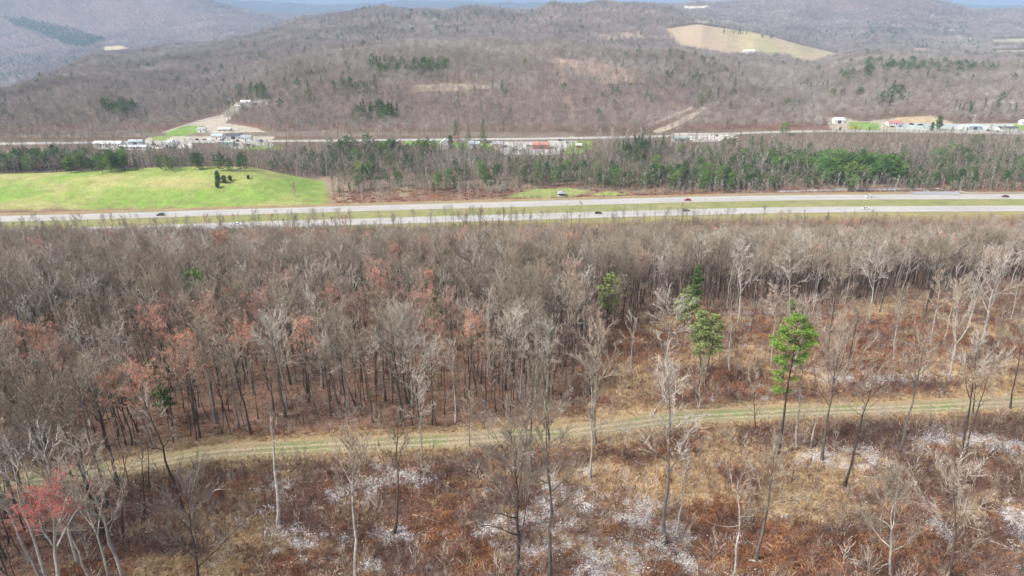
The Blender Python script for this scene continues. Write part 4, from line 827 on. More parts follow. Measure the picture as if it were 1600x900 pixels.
# fallen logs one can pick out
M['straw_wood'] = flat('cut_wood', (.55, .44, .30), grain=8); M['logwood'] = flat('grey_log_bark', (.36, .325, .29), grain=2, amt=.4); M['darklog'] = flat('dark_log_bark', (.10, .082, .068), grain=2, amt=.4)
def log(u0, v0, u1, v1, r, mat, lab, lift=0, up1=0):
    a = G(u0, v0); b = G(u1, v1); d = b-a; c = a+np.array([0, 0, r*.7+lift]); e = b+np.array([0, 0, r*.7+lift+up1])-c
    rs = R_(int(u0*7+v0)); L = np.linalg.norm(e); m = MB(); n = 7; t = np.linspace(0, 1, n)[:, None]; pth = t*e+rs.normal(size=(n, 3))*.012*L*np.array([1, 1, .4])*(t > 0)
    m.tube(pth, r*np.linspace(1, .45, n), 7, cap=True)
    br = MB()
    for k in range(4):
        q = pth[2+k]; w = rnd(rs, 1)[0]; w[2] = abs(w[2])*.5+.1; br.tube([q, q+w*L*.07, q+w*L*.13+e*.03], [r*.35, r*.25, r*.08], 4)
    o = link('fallen_log', None, None, tuple(c)); link('log_trunk', m.mesh('log_trunk', [mat]), o); link('branch', br.mesh('log_branches', [mat]), o); tag(o, lab, 'log', 'fallen trunks and branches on the ground')
for a in ((1168, 878, 1198, 882, .14, 'logwood', 'short pale log at the foot of the leaning grey tree'), (1020, 650, 1052, 614, .13, 'logwood', 'grey leaning broken trunk propped above the track'), (1065, 862, 1112, 878, .16, 'darklog', 'dark log lying at the bottom edge right of centre'),
          (1160, 795, 1240, 812, .12, 'logwood', 'long grey log in the brush below the green pine'), (1275, 790, 1345, 808, .12, 'darklog', 'dark log across the rusty bracken on the right'), (1195, 815, 1262, 806, .09, 'logwood', 'thin pale pole crossing the long grey log'),
          (395, 795, 440, 790, .08, 'logwood', 'thin pale pole in the dark brush at the lower left'), (470, 757, 512, 752, .09, 'logwood', 'thin grey pole above the leaning limbless trunk'), (180, 782, 235, 786, .14, 'darklog', 'dark fallen trunk under the left thicket'), (205, 802, 262, 792, .08, 'logwood', 'slender fallen stem among dead leaves at the left'),
          (900, 530, 945, 524, .1, 'logwood', 'pale log at the left corner of the clearing'), (985, 550, 1030, 545, .1, 'logwood', 'pale log in the rusty part of the clearing'), (600, 593, 680, 592, .14, 'darklog', 'dark fallen trunk between trees left of centre'), (760, 655, 800, 640, .09, 'darklog', 'dark stick leaning at the wood edge near the centre'),
          (860, 622, 890, 632, .1, 'darklog', 'crooked dark limb right of the centre trees'), (1270, 462, 1330, 462, .16, 'darklog', 'dark trunk lying behind the clearing'), (1295, 478, 1345, 490, .1, 'darklog', 'dark stick slanting at the back of the clearing'), (1060, 575, 1110, 572, .1, 'logwood', 'pale stick lying beneath the pine pair'), (1340, 745, 1395, 752, .12, 'logwood', 'pale log beside whitish debris on the right'),
          (870, 850, 925, 835, .1, 'logwood', 'pale stick over white debris at the bottom centre'), (985, 885, 1035, 872, .1, 'logwood', 'pale stick at the bottom right of centre'), (1480, 640, 1530, 636, .08, 'darklog', 'dark stick just above the right end of the track'), (1545, 845, 1590, 862, .13, 'logwood', 'pale log at the lower right corner'), (645, 805, 700, 820, .1, 'logwood', 'thin pale stick in the brush left of the wide dark tree')):
    log(*a, up1=(2.6 if a[0] == 1020 else 0))

for u_, v_, h_, lab in ((417, 848, 1.6, 'tall splintered pale stump below the straight limbless trunk'), (612, 838, .7, 'low stump at the foot of the narrow upswept tree'), (1228, 810, .6, 'low stump beside the long grey log'), (1345, 640, .8, 'grey stump just above the track on the right'), (700, 760, .7, 'grey stump in the brush left of the wide dark tree'), (1010, 795, .7, 'stump left of the open-crowned grey tree'), (1430, 760, .7, 'stump in the brush at the right'), (480, 880, .6, 'stump among rusty bracken at the lower left')):
    o = link('tree_stump', None, None, tuple(G(u_, v_))); m = MB(); m.tube([(0, 0, -.3), (.02, 0, .15), (.03, .02, h_*.8), (.04, .02, h_)], [.34, .24, .21, .16], 9, cap=True); link('stump_body', m.mesh('stump_body', ['logwood']), o)
    m = MB(); m.tube([(.04, .02, h_-.01), (.04, .02, h_+.02)], [.155, .15], 9, cap=True); link('cut_face', m.mesh('cut_face', ['straw_wood']), o); tag(o, lab, 'stump', 'stumps left on the cleared slope')

# ------------------------------------------------------------------ belt between the highway and the valley road
def blocked(x, y, u, v, extra=0):
    b = np.zeros(len(x)); ju = (fbm(x, y, 40, 3, 50)*6-3)
    for poly, col, (y0, y1), keep in CLEAR_HILL: m = inpoly(u+ju*.5, v+ju*.25, poly) & (y > y0) & (y < y1); b[m] = np.maximum(b[m], 1-keep)
    for poly, col, (y0, y1) in PAINT: m = inpoly(u+ju*.3, v+ju*.1, poly) & (y > y0) & (y < y1); b[m] = 1
    return b
x, y = grid_pts(-760, 760, 440, 760, 4.6); z = height(x, y); u, v = proj(x, y, z); d, s = seg_dist(x, y, HWY); d2, s2 = seg_dist(x, y, RD2)
q = x/y; mound = (q < -.27) & (y < 546) & (y > 440)
n = fbm(x, y, 30, 3, 80)
edge = np.where((u > 480) & (u < 960), 72+22*(n-.5), 48+24*(n-.5)); fr = (s > edge)
keep = .85*fr*(s2 < 0)*(d2 > 13)*(~mound)*(u > -250)*(u < 1850)*(1-blocked(x, y, u, v))*(1-.5*sstep(.55, .68, n))
lowf = (y > 655) & (u < 950)                      # open, low ground in front of the valley road buildings
keep = np.where(lowf, keep*.45, keep); keep = np.where((y > 690) & (u < 1250), keep*.3, keep)
k = RNG.random(len(x)) < keep; bx, by, bz, bu, bs = x[k], y[k], z[k], u[k], s[k]
sc = (.72+.5*RNG.random(k.sum()))*np.interp(by, [450, 500, 560, 650, 700], [.55, .75, 1.0, .95, .6]); sc = np.where((by > 640) & (bu < 950), sc*.7, sc)
pk = np.where(RNG.random(k.sum()) < .10+.3*(bs < 75), 4+RNG.integers(0, 2, k.sum()), RNG.integers(0, 4, k.sum())); print('belt', k.sum())
scatter('belt_wood', np.c_[bx, by, bz-.2], RNG.random(len(bx))*6.3, sc, pk, BELT, 'strip of leafless grey trees between highway and valley road', 'woodland', tilt=.04)
# low scrub along the berm and forest edges
x, y = grid_pts(-560, 640, 425, 560, 2.6); z = height(x, y); u, v = proj(x, y, z); d, s = seg_dist(x, y, HWY)
mound = (x/y < -.27) & (y < 546); k = (s > 31) & (s < 95) & (RNG.random(len(x)) < (.32+.5*sstep(.45, .6, fbm(x, y, 16, 3, 81)))*np.where(s < 44, .35, 1)) & ~mound & (u > -60) & (u < 1680) & (blocked(x, y, u, v) < .5)
pk = np.where(RNG.random(k.sum()) < .45, RNG.integers(0, 3, k.sum()), 3+RNG.integers(0, 3, k.sum()))
scatter('roadside_scrub', np.c_[x[k], y[k], z[k]], RNG.random(k.sum())*6.3, 1.0+1.4*RNG.random(k.sum()), pk, BRU+BRK, 'brown scrub along the bank beyond the highway', 'scrub')

# ------------------------------------------------------------------ wooded hills
x, y = grid_pts(-1500, 1500, 640, 1560, 5.7); k = np.abs(x) < .98*y; x, y = x[k], y[k]; z = height(x, y); u, v = proj(x, y, z); d2, s2 = seg_dist(x, y, RD2)
k = (s2 > 15) & (RNG.random(len(x)) < .88*(1-blocked(x, y, u, v))) & (u > -200) & (u < 1800); print('hill', k.sum())
scatter('hillside_wood', np.c_[x[k], y[k], z[k]-.3], RNG.random(k.sum())*6.3, .75+.5*RNG.random(k.sum()), RNG.integers(0, 6, k.sum()), HILL, 'leafless wood covering the hill behind the valley road', 'woodland', tilt=.04)
X, Y = [], []
for y0, y1, sp in ((1560, 2400, 11.5), (2400, 4000, 15.5), (4000, 6400, 23)):
    x, y = grid_pts(-.98*y1, .98*y1, y0, y1, sp); k = np.abs(x) < .98*y; X.append(x[k]); Y.append(y[k])
x, y = np.concatenate(X), np.concatenate(Y); z = height(x, y); u, v = proj(x, y, z); k = (u > -150) & (u < 1750) & (v > -90) & (RNG.random(len(x)) < .95*(1-blocked(x, y, u, v))); print('far', k.sum())
scatter('distant_wood', np.c_[x[k], y[k], z[k]-.3], RNG.random(k.sum())*6.3, (.8+.4*RNG.random(k.sum()))*np.interp(y[k], [1500, 6000], [.9, 1.35]), RNG.integers(0, 5, k.sum()), FAR, 'leafless woods over the farther ridges', 'woodland')

# ------------------------------------------------------------------ evergreens beyond the highway
EV = []                                             # x, y, z, scale, shape (0-2 pine, 3-4 spruce, 5-6 cedar), place
PATCH = [  # u, v of the ground, half widths, how many, shapes, scale, words
 (95, 262, 105, 9, 62, (0, 1, 2, 2), .85, 'in the dark row behind the green mound at the left'), (300, 262, 90, 7, 22, (0, 1, 3), .7, 'behind the top of the green mound'), (470, 262, 60, 10, 14, (0, 3), .7, 'behind the right end of the green mound'),
 (590, 243, 75, 6, 30, (0, 2), .85, 'among bare trees below the valley road left of centre'), (573, 282, 10, 3, 5, (0, 2, 5), .8, 'dark group right of the green mound'), (880, 277, 85, 14, 46, (0, 1, 3, 5), .75, 'in the belt behind the small lawn'),
 (985, 250, 22, 5, 8, (3, 3, 1), 1.15, 'tall dark group right of the red-roofed house'), (1010, 240, 25, 3, 5, (3,), 1.0, 'beside the pale trees right of the valley lawn'), (1090, 288, 120, 9, 80, (5, 6, 0, 1), .75, 'in the belt right of centre'),
 (1175, 262, 80, 9, 28, (0, 2, 3), .8, 'scattered in the belt right of centre'), (1340, 278, 65, 14, 66, (0, 1, 2), 1.05, 'in the dense green grove right of centre'), (1250, 268, 50, 9, 24, (0, 2), .85, 'left side of the dense green grove'), (1470, 290, 60, 7, 26, (5, 6, 5, 3), .9, 'above the paved pull-out'),
 (1540, 268, 60, 14, 16, (0, 3, 5), .8, 'in the belt at the far right'), (1480, 258, 30, 10, 7, (0,), .9, 'above the pull-out further back'), (720, 268, 70, 12, 26, (5, 3, 0), .6, 'in the belt around the centre'), (1240, 290, 40, 4, 14, (6, 5), .6, 'low row near the highway right of centre'),
 (586, 186, 36, 8, 24, (3, 1), 1.0, 'green stand on the lower hill left of centre'), (640, 113, 62, 9, 74, (3, 1), .95, 'dark stand high on the central hill'), (560, 143, 40, 6, 22, (1, 3), .8, 'small stand left on the central hill'), (190, 180, 26, 7, 20, (0, 2), .95, 'green stand on the low hill at the left'),
 (330, 160, 60, 25, 34, (1, 3), .8, 'scattered in the hollow at the left'), (395, 152, 22, 5, 18, (1, 3), .95, 'dark group above the hollow farm'), (1455, 112, 105, 9, 105, (0, 2, 1), 1.0, 'green stand on the right hill'), (1390, 158, 24, 10, 18, (0, 3), 1.0, 'lower stand on the right hill'), (1335, 128, 25, 5, 10, (0, 3), 1.0, 'left group on the right hill'),
 (1280, 150, 40, 12, 9, (3,), .9, 'single dark evergreens at the left foot of the right hill'), (1540, 180, 50, 6, 9, (3,), .9, 'on the slope above the right-hand houses'), (970, 72, 60, 6, 60, (3,), .9, 'spiky stand far up the middle'), (1120, 130, 50, 12, 26, (3, 1), .8, 'in the hollow below the hay field'),
 (1150, 52, 20, 3, 10, (3,), 1.0, 'along the upper edge of the hay field'), (1290, 55, 110, 8, 90, (3, 1), 1.1, 'on the high ridge behind the hay field'), (1430, 48, 80, 9, 90, (1, 0), 1.2, 'upper right ridge'), (1480, 72, 70, 5, 40, (1, 3), 1.1, 'below the upper right ridge'), (60, 95, 60, 10, 90, (1, 3), 1.2, 'far slope at the left'),
 (30, 120, 40, 8, 40, (0, 1), 1.0, 'left valley floor'), (640, 30, 100, 6, 40, (3, 1), 1.2, 'far ridge left of centre'), (760, 40, 260, 20, 60, (3, 1), 1.1, 'far middle slopes'), (1530, 22, 80, 4, 30, (3,), 1.2, 'top right ridge'), (260, 130, 160, 25, 40, (3, 1), .8, 'left hills'), (1000, 140, 380, 40, 60, (3, 1), .75, 'scattered over the central hill')]
for (cu, cv, du, dv, n_, shp, sc_, pl) in PATCH:
    for i in range(int(n_*(1.9 if 232 < cv < 300 else 1.35))):
        u_, v_ = cu+RNG.uniform(-1, 1)*du, cv+RNG.uniform(-1, 1)*dv
        g = G(u_, v_); 
        if g[1] > 12000 or seg_dist(g[0], g[1], RD2)[0] < 10 or seg_dist(g[0], g[1], HWY)[0] < 42: continue
        EV.append((*g, sc_*RNG.uniform(.65, 1.15), int(RNG.choice(shp)), pl))
x, y = grid_pts(-4300, -2300, 3300, 5600, 16); z = height(x, y); u, v = proj(x, y, z); ju = fbm(x, y, 100, 3, 90)*8-4      # the dark plantation on the far left mountain
k = inpoly(u, v+ju, [(5, 28), (60, 34), (120, 48), (172, 66), (160, 82), (110, 72), (60, 52), (20, 40)])
for a in np.where(k)[0][:900]: EV.append((x[a], y[a], z[a], 1.25, 1, 'plantation on the far left mountain'))
x, y = grid_pts(-600, 640, 500, 690, 9); z = height(x, y); u, v = proj(x, y, z); d_, s_ = seg_dist(x, y, HWY); k = (s_ > 62) & (fbm(x, y, 45, 3, 98) > .44) & (RNG.random(len(x)) < .50) & (u > 440) & (v > 232) & (blocked(x, y, u, v) < .5) & ~((x/y < -.27) & (y < 560))
for a in np.where(k)[0]: EV.append((x[a], y[a], z[a], RNG.uniform(.5, .95), int(RNG.choice((0, 1, 2, 5, 6, 3))), 'in the belt %s' % ('left of centre' if u[a] < 700 else 'behind the small lawn' if u[a] < 960 else 'right of centre' if u[a] < 1300 else 'above the paved pull-out')))
for sp_, y0_, y1_ in ((26, 780, 1700), (42, 1700, 3600)):
    x, y = grid_pts(-.95*y1_, .95*y1_, y0_, y1_, sp_); z = height(x, y); u, v = proj(x, y, z)
    k = (np.abs(x) < .95*y) & (RNG.random(len(x)) < .06+.55*sstep(.55, .68, fbm(x, y, 150, 4, 99))) & (u > -50) & (u < 1650) & (blocked(x, y, u, v) < .5)
    for a in np.where(k)[0]: EV.append((x[a], y[a], z[a], RNG.uniform(.6, 1.1)*(1 if y0_ < 1000 else 1.2), int(RNG.choice((0, 1, 3, 3))), 'alone on the bare hillside'))
EV.sort(key=lambda e: -e[3]*([16]*3+[17]*2+[8]*2)[e[4]]/e[1])
protoE = PINE+SPRUCE+CEDAR; near_n = 0
for e in EV[:300]:
    d = protoE[e[4]]; nm = ('pine_tree', 'pine_tree', 'pine_tree', 'spruce_tree', 'spruce_tree', 'cedar_tree', 'cedar_tree')[e[4]]; wd = nm.replace('_tree', '')
    far_ = e[1] > 760
    parts = [('trunk', d['t']), ('foliage', d['c'])]
    placed(nm, parts, (e[0], e[1], e[2]-.2), RNG.random()*6.3, e[3], {'pine': 'green pine ', 'spruce': 'dark pointed spruce ', 'cedar': 'rounded dark cedar '}[wd]+e[5], 'tree', ('green pines ', 'dark spruces ', 'rounded cedars ')[('pine', 'spruce', 'cedar').index(wd)]+e[5])
rest = EV[300:]; mp = {0: 0, 1: 0, 2: 0, 3: 1, 4: 1, 5: 2, 6: 2}
scatter('distant_evergreens', [e[:3] for e in rest], RNG.random(len(rest))*6.3, [e[3]*(.55 if e[4] > 4 else 1) for e in rest], [mp[e[4]] for e in rest], HCON, 'smaller evergreens scattered over the hills', 'evergreens')
# single evergreens by the valley road and on the mound
for u_, v_, h, shp, lab in ((712, 219, 19, 3, 'dark pointed spruce left of three by the valley road'), (732, 221, 15, 3, 'shorter middle spruce of three by the valley road'), (754, 224, 24, 4, 'tallest dark spruce by the valley road'), (704, 233, 12, 5, 'round dark green tree beside the white gabled house'), (1455, 206, 9, 5, 'dark round bush on the roadside at the right'), (1465, 204, 14, 5, 'large dark bush in front of the yard at the right'),
                        (1228, 212, 14, 0, 'dark pine at the roadside left of the hill foot at the right'), (1222, 208, 11, 3, 'small spruce next to the roadside pine at the right'), (551, 222, 8, 3, 'small dark pointed tree on the verge of the valley road'), (568, 222, 8, 3, 'twin small dark tree right of the first on the verge'), (1358, 205, 4, 5, 'small dark bush under the right-hand lawn')):
    d = protoE[shp]; b = G(u_, v_); H = (16, 16, 16, 17, 17, 8, 8)[shp]; placed('spruce_tree' if shp in (3, 4) else 'evergreen_tree', [('trunk', d['t']), ('foliage', d['c'])], tuple(b), random.random()*6, h/H, lab, 'tree')
for u_, v_, h, lab in ((340, 280, 4.6, 'topmost bright bush on the green mound'), (341, 286, 4.6, 'left bush of the middle pair on the green mound'), (351, 287, 4.6, 'right bush of the middle pair on the green mound'), (340, 294, 3.6, 'lowest dark bush on the green mound'), (360, 283, 2.8, 'small dark bush right of the pair on the mound'), (388, 280, 2.0, 'tiny dark bush farthest right on the mound')):
    T, F = conifer(R_(int(u_+v_)), h*1.15, 'round', cs=.06, spread=.42, n=20, cl=4, lf=20, sz=.34); placed('round_bush', [('trunk', T.mesh('bush_stem', ['bark'])), ('foliage', F.mesh('bush_foliage', ['cedar']))], tuple(G(u_, v_)), 0, 1, lab, 'bush')

# ------------------------------------------------------------------ buildings
def wallmat(n, c): return flat(n, c, grain=.6, amt=.12)
M['white_wall'] = wallmat('white_siding', (.72, .72, .70)); M['grey_wall'] = wallmat('grey_siding', (.42, .44, .46)); M['tan_wall'] = wallmat('tan_siding', (.50, .42, .33)); M['green_wall'] = wallmat('grey_green_siding', (.36, .43, .40)); M['red_wall'] = wallmat('rusty_red_siding', (.42, .16, .11))
M['white_roof'] = wallmat('white_metal_roof', (.74, .75, .76)); M['grey_roof'] = wallmat('grey_roof', (.34, .35, .37)); M['dark_roof'] = wallmat('dark_shingle_roof', (.10, .10, .11)); M['red_roof'] = wallmat('red_roof', (.46, .20, .17)); M['blue_roof'] = wallmat('pale_blue_roof', (.42, .50, .56))
M['glass'] = flat('dark_window_glass', (.04, .05, .06), rough=.15, spec=.6); M['door'] = flat('dark_door', (.08, .075, .075)); M['trim'] = flat('white_trim', (.75, .75, .73)); M['tyre'] = flat('tyre_rubber', (.03, .03, .03)); M['wood_pole'] = flat('pole_wood', (.42, .38, .34)); M['metal'] = flat('galvanised_steel', (.5, .5, .5), rough=.5, metal=.4)
def solid_quad(pts, th):                             # a slab from four corners, thickened downwards
    a = np.array(pts, float); n = np.cross(a[1]-a[0], a[3]-a[0]); n /= np.linalg.norm(n); b = a-n*th
    return np.vstack([a, b]), [(0, 1, 2, 3), (7, 6, 5, 4), (0, 4, 5, 1), (1, 5, 6, 2), (2, 6, 7, 3), (3, 7, 4, 0)]
def house(name, u, v, w, d, h, rh, wall, roof, label, cat='house', wins=3, door=True, rz=0., gable_front=False, big_door=False, chimney=False, group=None):
    g = G(u, v); o = link(name, None, None, tuple(g), rz); 
    if gable_front: o.rotation_euler[2] = rz+math.pi/2; w, d = d, w
    W2, D2 = w/2, d/2; mb = MB()
    vv = [(-W2, -D2, -1), (W2, -D2, -1), (W2, D2, -1), (-W2, D2, -1), (-W2, -D2, h), (W2, -D2, h), (W2, D2, h), (-W2, D2, h), (-W2, 0, h+rh), (W2, 0, h+rh)]
    mb.add(vv, [(0, 1, 5, 4), (2, 3, 7, 6), (1, 2, 6, 9, 5), (3, 0, 4, 8, 7)]); link('wall', mb.mesh('wall', [wall]), o)
    e = .45; k = rh/D2; mb = MB()
    for sgn in (-1, 1):
        a = [(-W2-e, sgn*(D2+e), h-e*k+.18), (W2+e, sgn*(D2+e), h-e*k+.18), (W2+e, 0, h+rh+.18), (-W2-e, 0, h+rh+.18)]
        V_, F_ = solid_quad(a if sgn < 0 else a[::-1], .16); mb.add(V_, F_)
    link('roof', mb.mesh('roof', [roof]), o)
    face = -D2; ax = 0
    wm = MB(); wm.box((0, 0, 0), (1.1, .12, 1.2)); wme = wm.mesh('window', ['trim']); pm = MB(); pm.box((0, -.07, 0), (.9, .06, 1.0)); pme = pm.mesh('pane', ['glass'])
    slots = np.linspace(-W2+1.3, W2-1.3, wins+(1 if door else 0)) if wins else []
    dk = len(slots)//2 if door else -1
    for i, sx_ in enumerate(slots):
        if i == dk: continue
        wo_ = link('window', wme, o, (sx_, face-.05, h*.55)); link('pane', pme, wo_)
    if gable_front:                                   # windows and door on the gable end towards the valley
        for j in (-.5, .5): wo_ = link('window', wme, o, (-W2-.05, j*D2, h*.55), -math.pi/2); link('pane', pme, wo_)
    if door or big_door:
        mb = MB(); ww = min(w*.4, 4) if big_door else 1.1; hh_ = min(h*.85, 3.2) if big_door else 2.1
        if gable_front and big_door: mb.box((-W2-.06, 0, hh_/2), (.14, ww, hh_))
        else: mb.box((slots[dk] if dk >= 0 and len(slots) else 0, face-.06, hh_/2), (ww, .14, hh_))
        link('door', mb.mesh('door', ['door']), o)
    if chimney: mb = MB(); mb.box((W2*.4, D2*.3, h+rh*.9), (.9, .9, 2.2)); link('chimney', mb.mesh('chimney', ['red_wall']), o)
    return tag(o, label, cat, group)
house('barn', 171, 229, 26, 8, 3.4, 1.6, 'white_wall', 'white_roof', 'long low white barn left of the other roadside barns', 'barn', 8, True)
house('barn', 210, 233, 25, 7, 2.6, 1.2, 'white_wall', 'white_roof', 'second long low white barn, nearest the trees', 'barn', 7, True)
house('shed', 214, 226, 13, 7, 3.6, 1.2, 'grey_wall', 'blue_roof', 'pale grey shed behind the two long white barns', 'shed', 3, False, big_door=True)
house('workshop', 341, 216, 11, 8, 3.4, 1.3, 'white_wall', 'blue_roof', 'blue-grey roofed workshop at the bend of the yard', 'workshop', 4, True)
house('workshop', 367, 217, 14, 8, 4.0, 1.8, 'grey_wall', 'dark_roof', 'dark-roofed workshop right of the blue-grey one', 'workshop', 3, False, big_door=True)
house('house', 386, 219, 10, 7, 3.4, 1.6, 'white_wall', 'grey_roof', 'white house right of the dark-roofed workshop', 'house', 4, True)
house('shed', 355, 227, 14, 7, 3.4, 1.0, 'green_wall', 'green_wall', 'flat grey-green shed on the near side of the yard', 'shed', 3, True)
house('house', 316, 206, 8, 6, 3.0, 1.8, 'white_wall', 'grey_roof', 'small white house on the bright lawn at the left', 'house', 2, True)
house('trailer', 388, 229, 8, 3, 3.0, .25, 'white_wall', 'white_roof', 'white box trailer below the white house', 'trailer', 0, False, big_door=True)
house('farmhouse', 385, 165, 12, 8, 4.5, 2.2, 'white_wall', 'white_roof', 'white farmhouse high in the hollow', 'house', 3, True)
house('shed', 401, 164, 15, 7, 3.2, 1.2, 'white_wall', 'grey_roof', 'long white shed beside the farmhouse in the hollow', 'shed', 3, False, big_door=True)
house('shed', 376, 169, 6, 5, 2.8, 1, 'white_wall', 'white_roof', 'little white shed below the farmhouse in the hollow', 'shed', 1, False)
house('farmhouse', 352, 205, 13, 6, 2.6, 1.0, 'tan_wall', 'white_roof', 'pale long building behind the roadside yard', 'house', 5, True)
house('house', 695, 232, 8, 9, 5.6, 3.4, 'white_wall', 'white_roof', 'white steep-gabled house by the three spruces', 'house', 2, True, gable_front=True)
house('house', 741, 231, 10, 8, 4.4, 2.0, 'white_wall', 'blue_roof', 'white house with pale blue roof between the spruces', 'house', 3, True)
house('house', 777, 230, 9, 7, 3.8, 2.0, 'tan_wall', 'grey_roof', 'tan house right of the tallest spruce', 'house', 2, True, chimney=True)
house('store', 845, 232, 16, 9, 4.2, 1.8, 'red_wall', 'red_roof', 'red-roofed building with dark open front at the parking yard', 'shop', 4, False, big_door=True)
house('shed', 904, 231, 5, 4, 2.8, 1.2, 'red_wall', 'white_roof', 'tiny red shed on the lawn right of the parking yard', 'shed', 1, True)
house('house', 1309, 192, 11, 8, 3.6, 2.0, 'white_wall', 'white_roof', 'white house with dark doorway at the foot of the right hill', 'house', 2, False, gable_front=False, big_door=True)
house('house', 1396, 195, 15, 7, 2.6, 1.9, 'white_wall', 'red_roof', 'white house with long faded red roof', 'house', 5, True)
house('silo_shed', 1505, 202, 7, 6, 3.4, 1.2, 'white_wall', 'white_roof', 'small white shed left of the grey-blue building', 'shed', 1, True)
house('barn', 1520, 202, 13, 8, 3.6, 1.4, 'grey_wall', 'blue_roof', 'grey-blue roofed barn behind the roadside yard at the right', 'barn', 3, False, big_door=True)
house('store', 1572, 203, 20, 8, 2.6, .9, 'white_wall', 'dark_roof', 'long low white building with dark roof at the far right', 'shop', 9, True)
house('warehouse', 1064, 221, 14, 8, 3.6, 1.2, 'green_wall', 'green_wall', 'low grey-green warehouse right of the pale bare trees', 'shed', 3, False, big_door=True)
house('house', 1597, 194, 6, 6, 3.2, 1.5, 'white_wall', 'white_roof', 'tiny white house on the lawn at the right edge', 'house', 1, True)
house('barn', 1170, 83, 30, 12, 6, 3, 'white_wall', 'white_roof', 'white barn at the lower edge of the far hay field', 'barn', 3, False, big_door=True)
house('farmhouse', 590, 14, 40, 20, 8, 4, 'white_wall', 'white_roof', 'white building on the far ridge left of centre', 'house', 4, False)
# rounded white hoop shed
def hoop(u, v, w, L, r, lab):
    o = link('hoop_shed', None, None, tuple(G(u, v))); mb = MB(); n = 10; a = np.linspace(0, math.pi, n+1); pr = [(math.cos(t)*w/2, math.sin(t)*r) for t in a]
    V_ = [(p[0], yy_, p[1]) for yy_ in (-L/2, L/2) for p in pr]; mb.add(V_, [(i, i+1, n+2+i, n+1+i) for i in range(n)]+[tuple(range(n+1)), tuple(range(2*n+1, n, -1))]); link('cover', mb.mesh('cover', ['white_roof']), o)
    mb = MB(); mb.box((0, -L/2-.05, 1.2), (2.4, .1, 2.4)); link('door', mb.mesh('door', ['door']), o); tag(o, lab, 'shed')
hoop(266, 228, 12, 14, 5.2, 'rounded white hoop shed between barns and yard'); hoop(1511, 200, 5, 5, 3.2, 'little rounded white shed beside the grey-blue barn')
# open pavilion on the small lawn by the highway
o = link('pavilion', None, None, tuple(G(877, 306))); mb = MB(); s_ = 3.0; hh_ = 2.3
mb.add([(-s_, -s_, hh_), (s_, -s_, hh_), (s_, s_, hh_), (-s_, s_, hh_), (0, 0, hh_+1.7)], [(0, 1, 4), (1, 2, 4), (2, 3, 4), (3, 0, 4), (3, 2, 1, 0)]); link('roof', mb.mesh('roof', ['grey_roof']), o)
pm = MB(); pm.box((0, 0, 1.1), (.22, .22, 2.4)); pme = pm.mesh('post', ['dark_bark'])
for a in (-2.5, 2.5):
    for b in (-2.5, 2.5): link('post', pme, o, (a, b, 0))
mb = MB(); mb.box((0, 0, .1), (5.4, 5.4, .24)); link('floor_slab', mb.mesh('floor_slab', ['grey_wall']), o)
mb = MB(); mb.box((0, .9, 1.1), (4.2, .3, 2.0)); link('roof_shade_panel', mb.mesh('roof_shade_panel', ['door']), o); tag(o, 'small grey-roofed open pavilion on the lawn by the highway', 'pavilion')  # dark slab added inside, standing for the shade under the open roof
# ------------------------------------------------------------------ vehicles
def carpart_mb(prof, w, mi=0):
    n = len(prof); V_ = [(x, -w/2, z) for x, z in prof]+[(x, w/2, z) for x, z in prof]
    mb = MB(); mb.add(V_, [tuple(range(n)), tuple(range(2*n-1, n-1, -1))]+[(i, (i+1) % n+0, (i+1) % n+n, i+n)[::-1] for i in range(n)]); return mb
SH = {'car': ([(-2.25, .32), (2.2, .32), (2.3, .6), (2.15, .82), (1.15, .95), (-1.6, .98), (-2.2, .9), (-2.3, .6)], [(1.1, .93), (.35, 1.42), (-.95, 1.45), (-1.75, .95)]),
      'suv': ([(-2.3, .36), (2.25, .36), (2.35, .75), (2.2, 1.0), (1.3, 1.08), (-2.25, 1.1), (-2.35, .7)], [(1.25, 1.06), (.6, 1.66), (-1.9, 1.68), (-2.2, 1.08)]),
      'pickup': ([(-2.8, .45), (2.6, .45), (2.7, .85), (2.55, 1.08), (1.5, 1.15), (-2.8, 1.15)], [(1.4, 1.13), (.8, 1.75), (-.5, 1.75), (-.7, 1.13)]),
      'van': ([(-2.7, .4), (2.5, .4), (2.6, .9), (2.0, 1.25), (1.5, 2.2), (-2.7, 2.25)], [(1.93, 1.3), (1.5, 2.1), (.7, 2.1), (.7, 1.3)])}
wm = MB(); wm.tube([(0, -.11, 0), (0, .11, 0)], [.33, .33], 10, cap=True); wm.add([(.33*math.cos(t), -.11, .33*math.sin(t)) for t in np.linspace(0, 6.283, 10, endpoint=False)], [tuple(range(10))[::-1]]); WHEEL = wm.mesh('wheel', ['tyre'])
SHM = {}
for k, (bp_, cp_) in SH.items():
    c = carpart_mb(cp_, 1.5 if k != 'van' else 1.86); SHM[k] = (bp_, c.mesh('cabin_glass', ['glass']), cp_)
COLR = {}
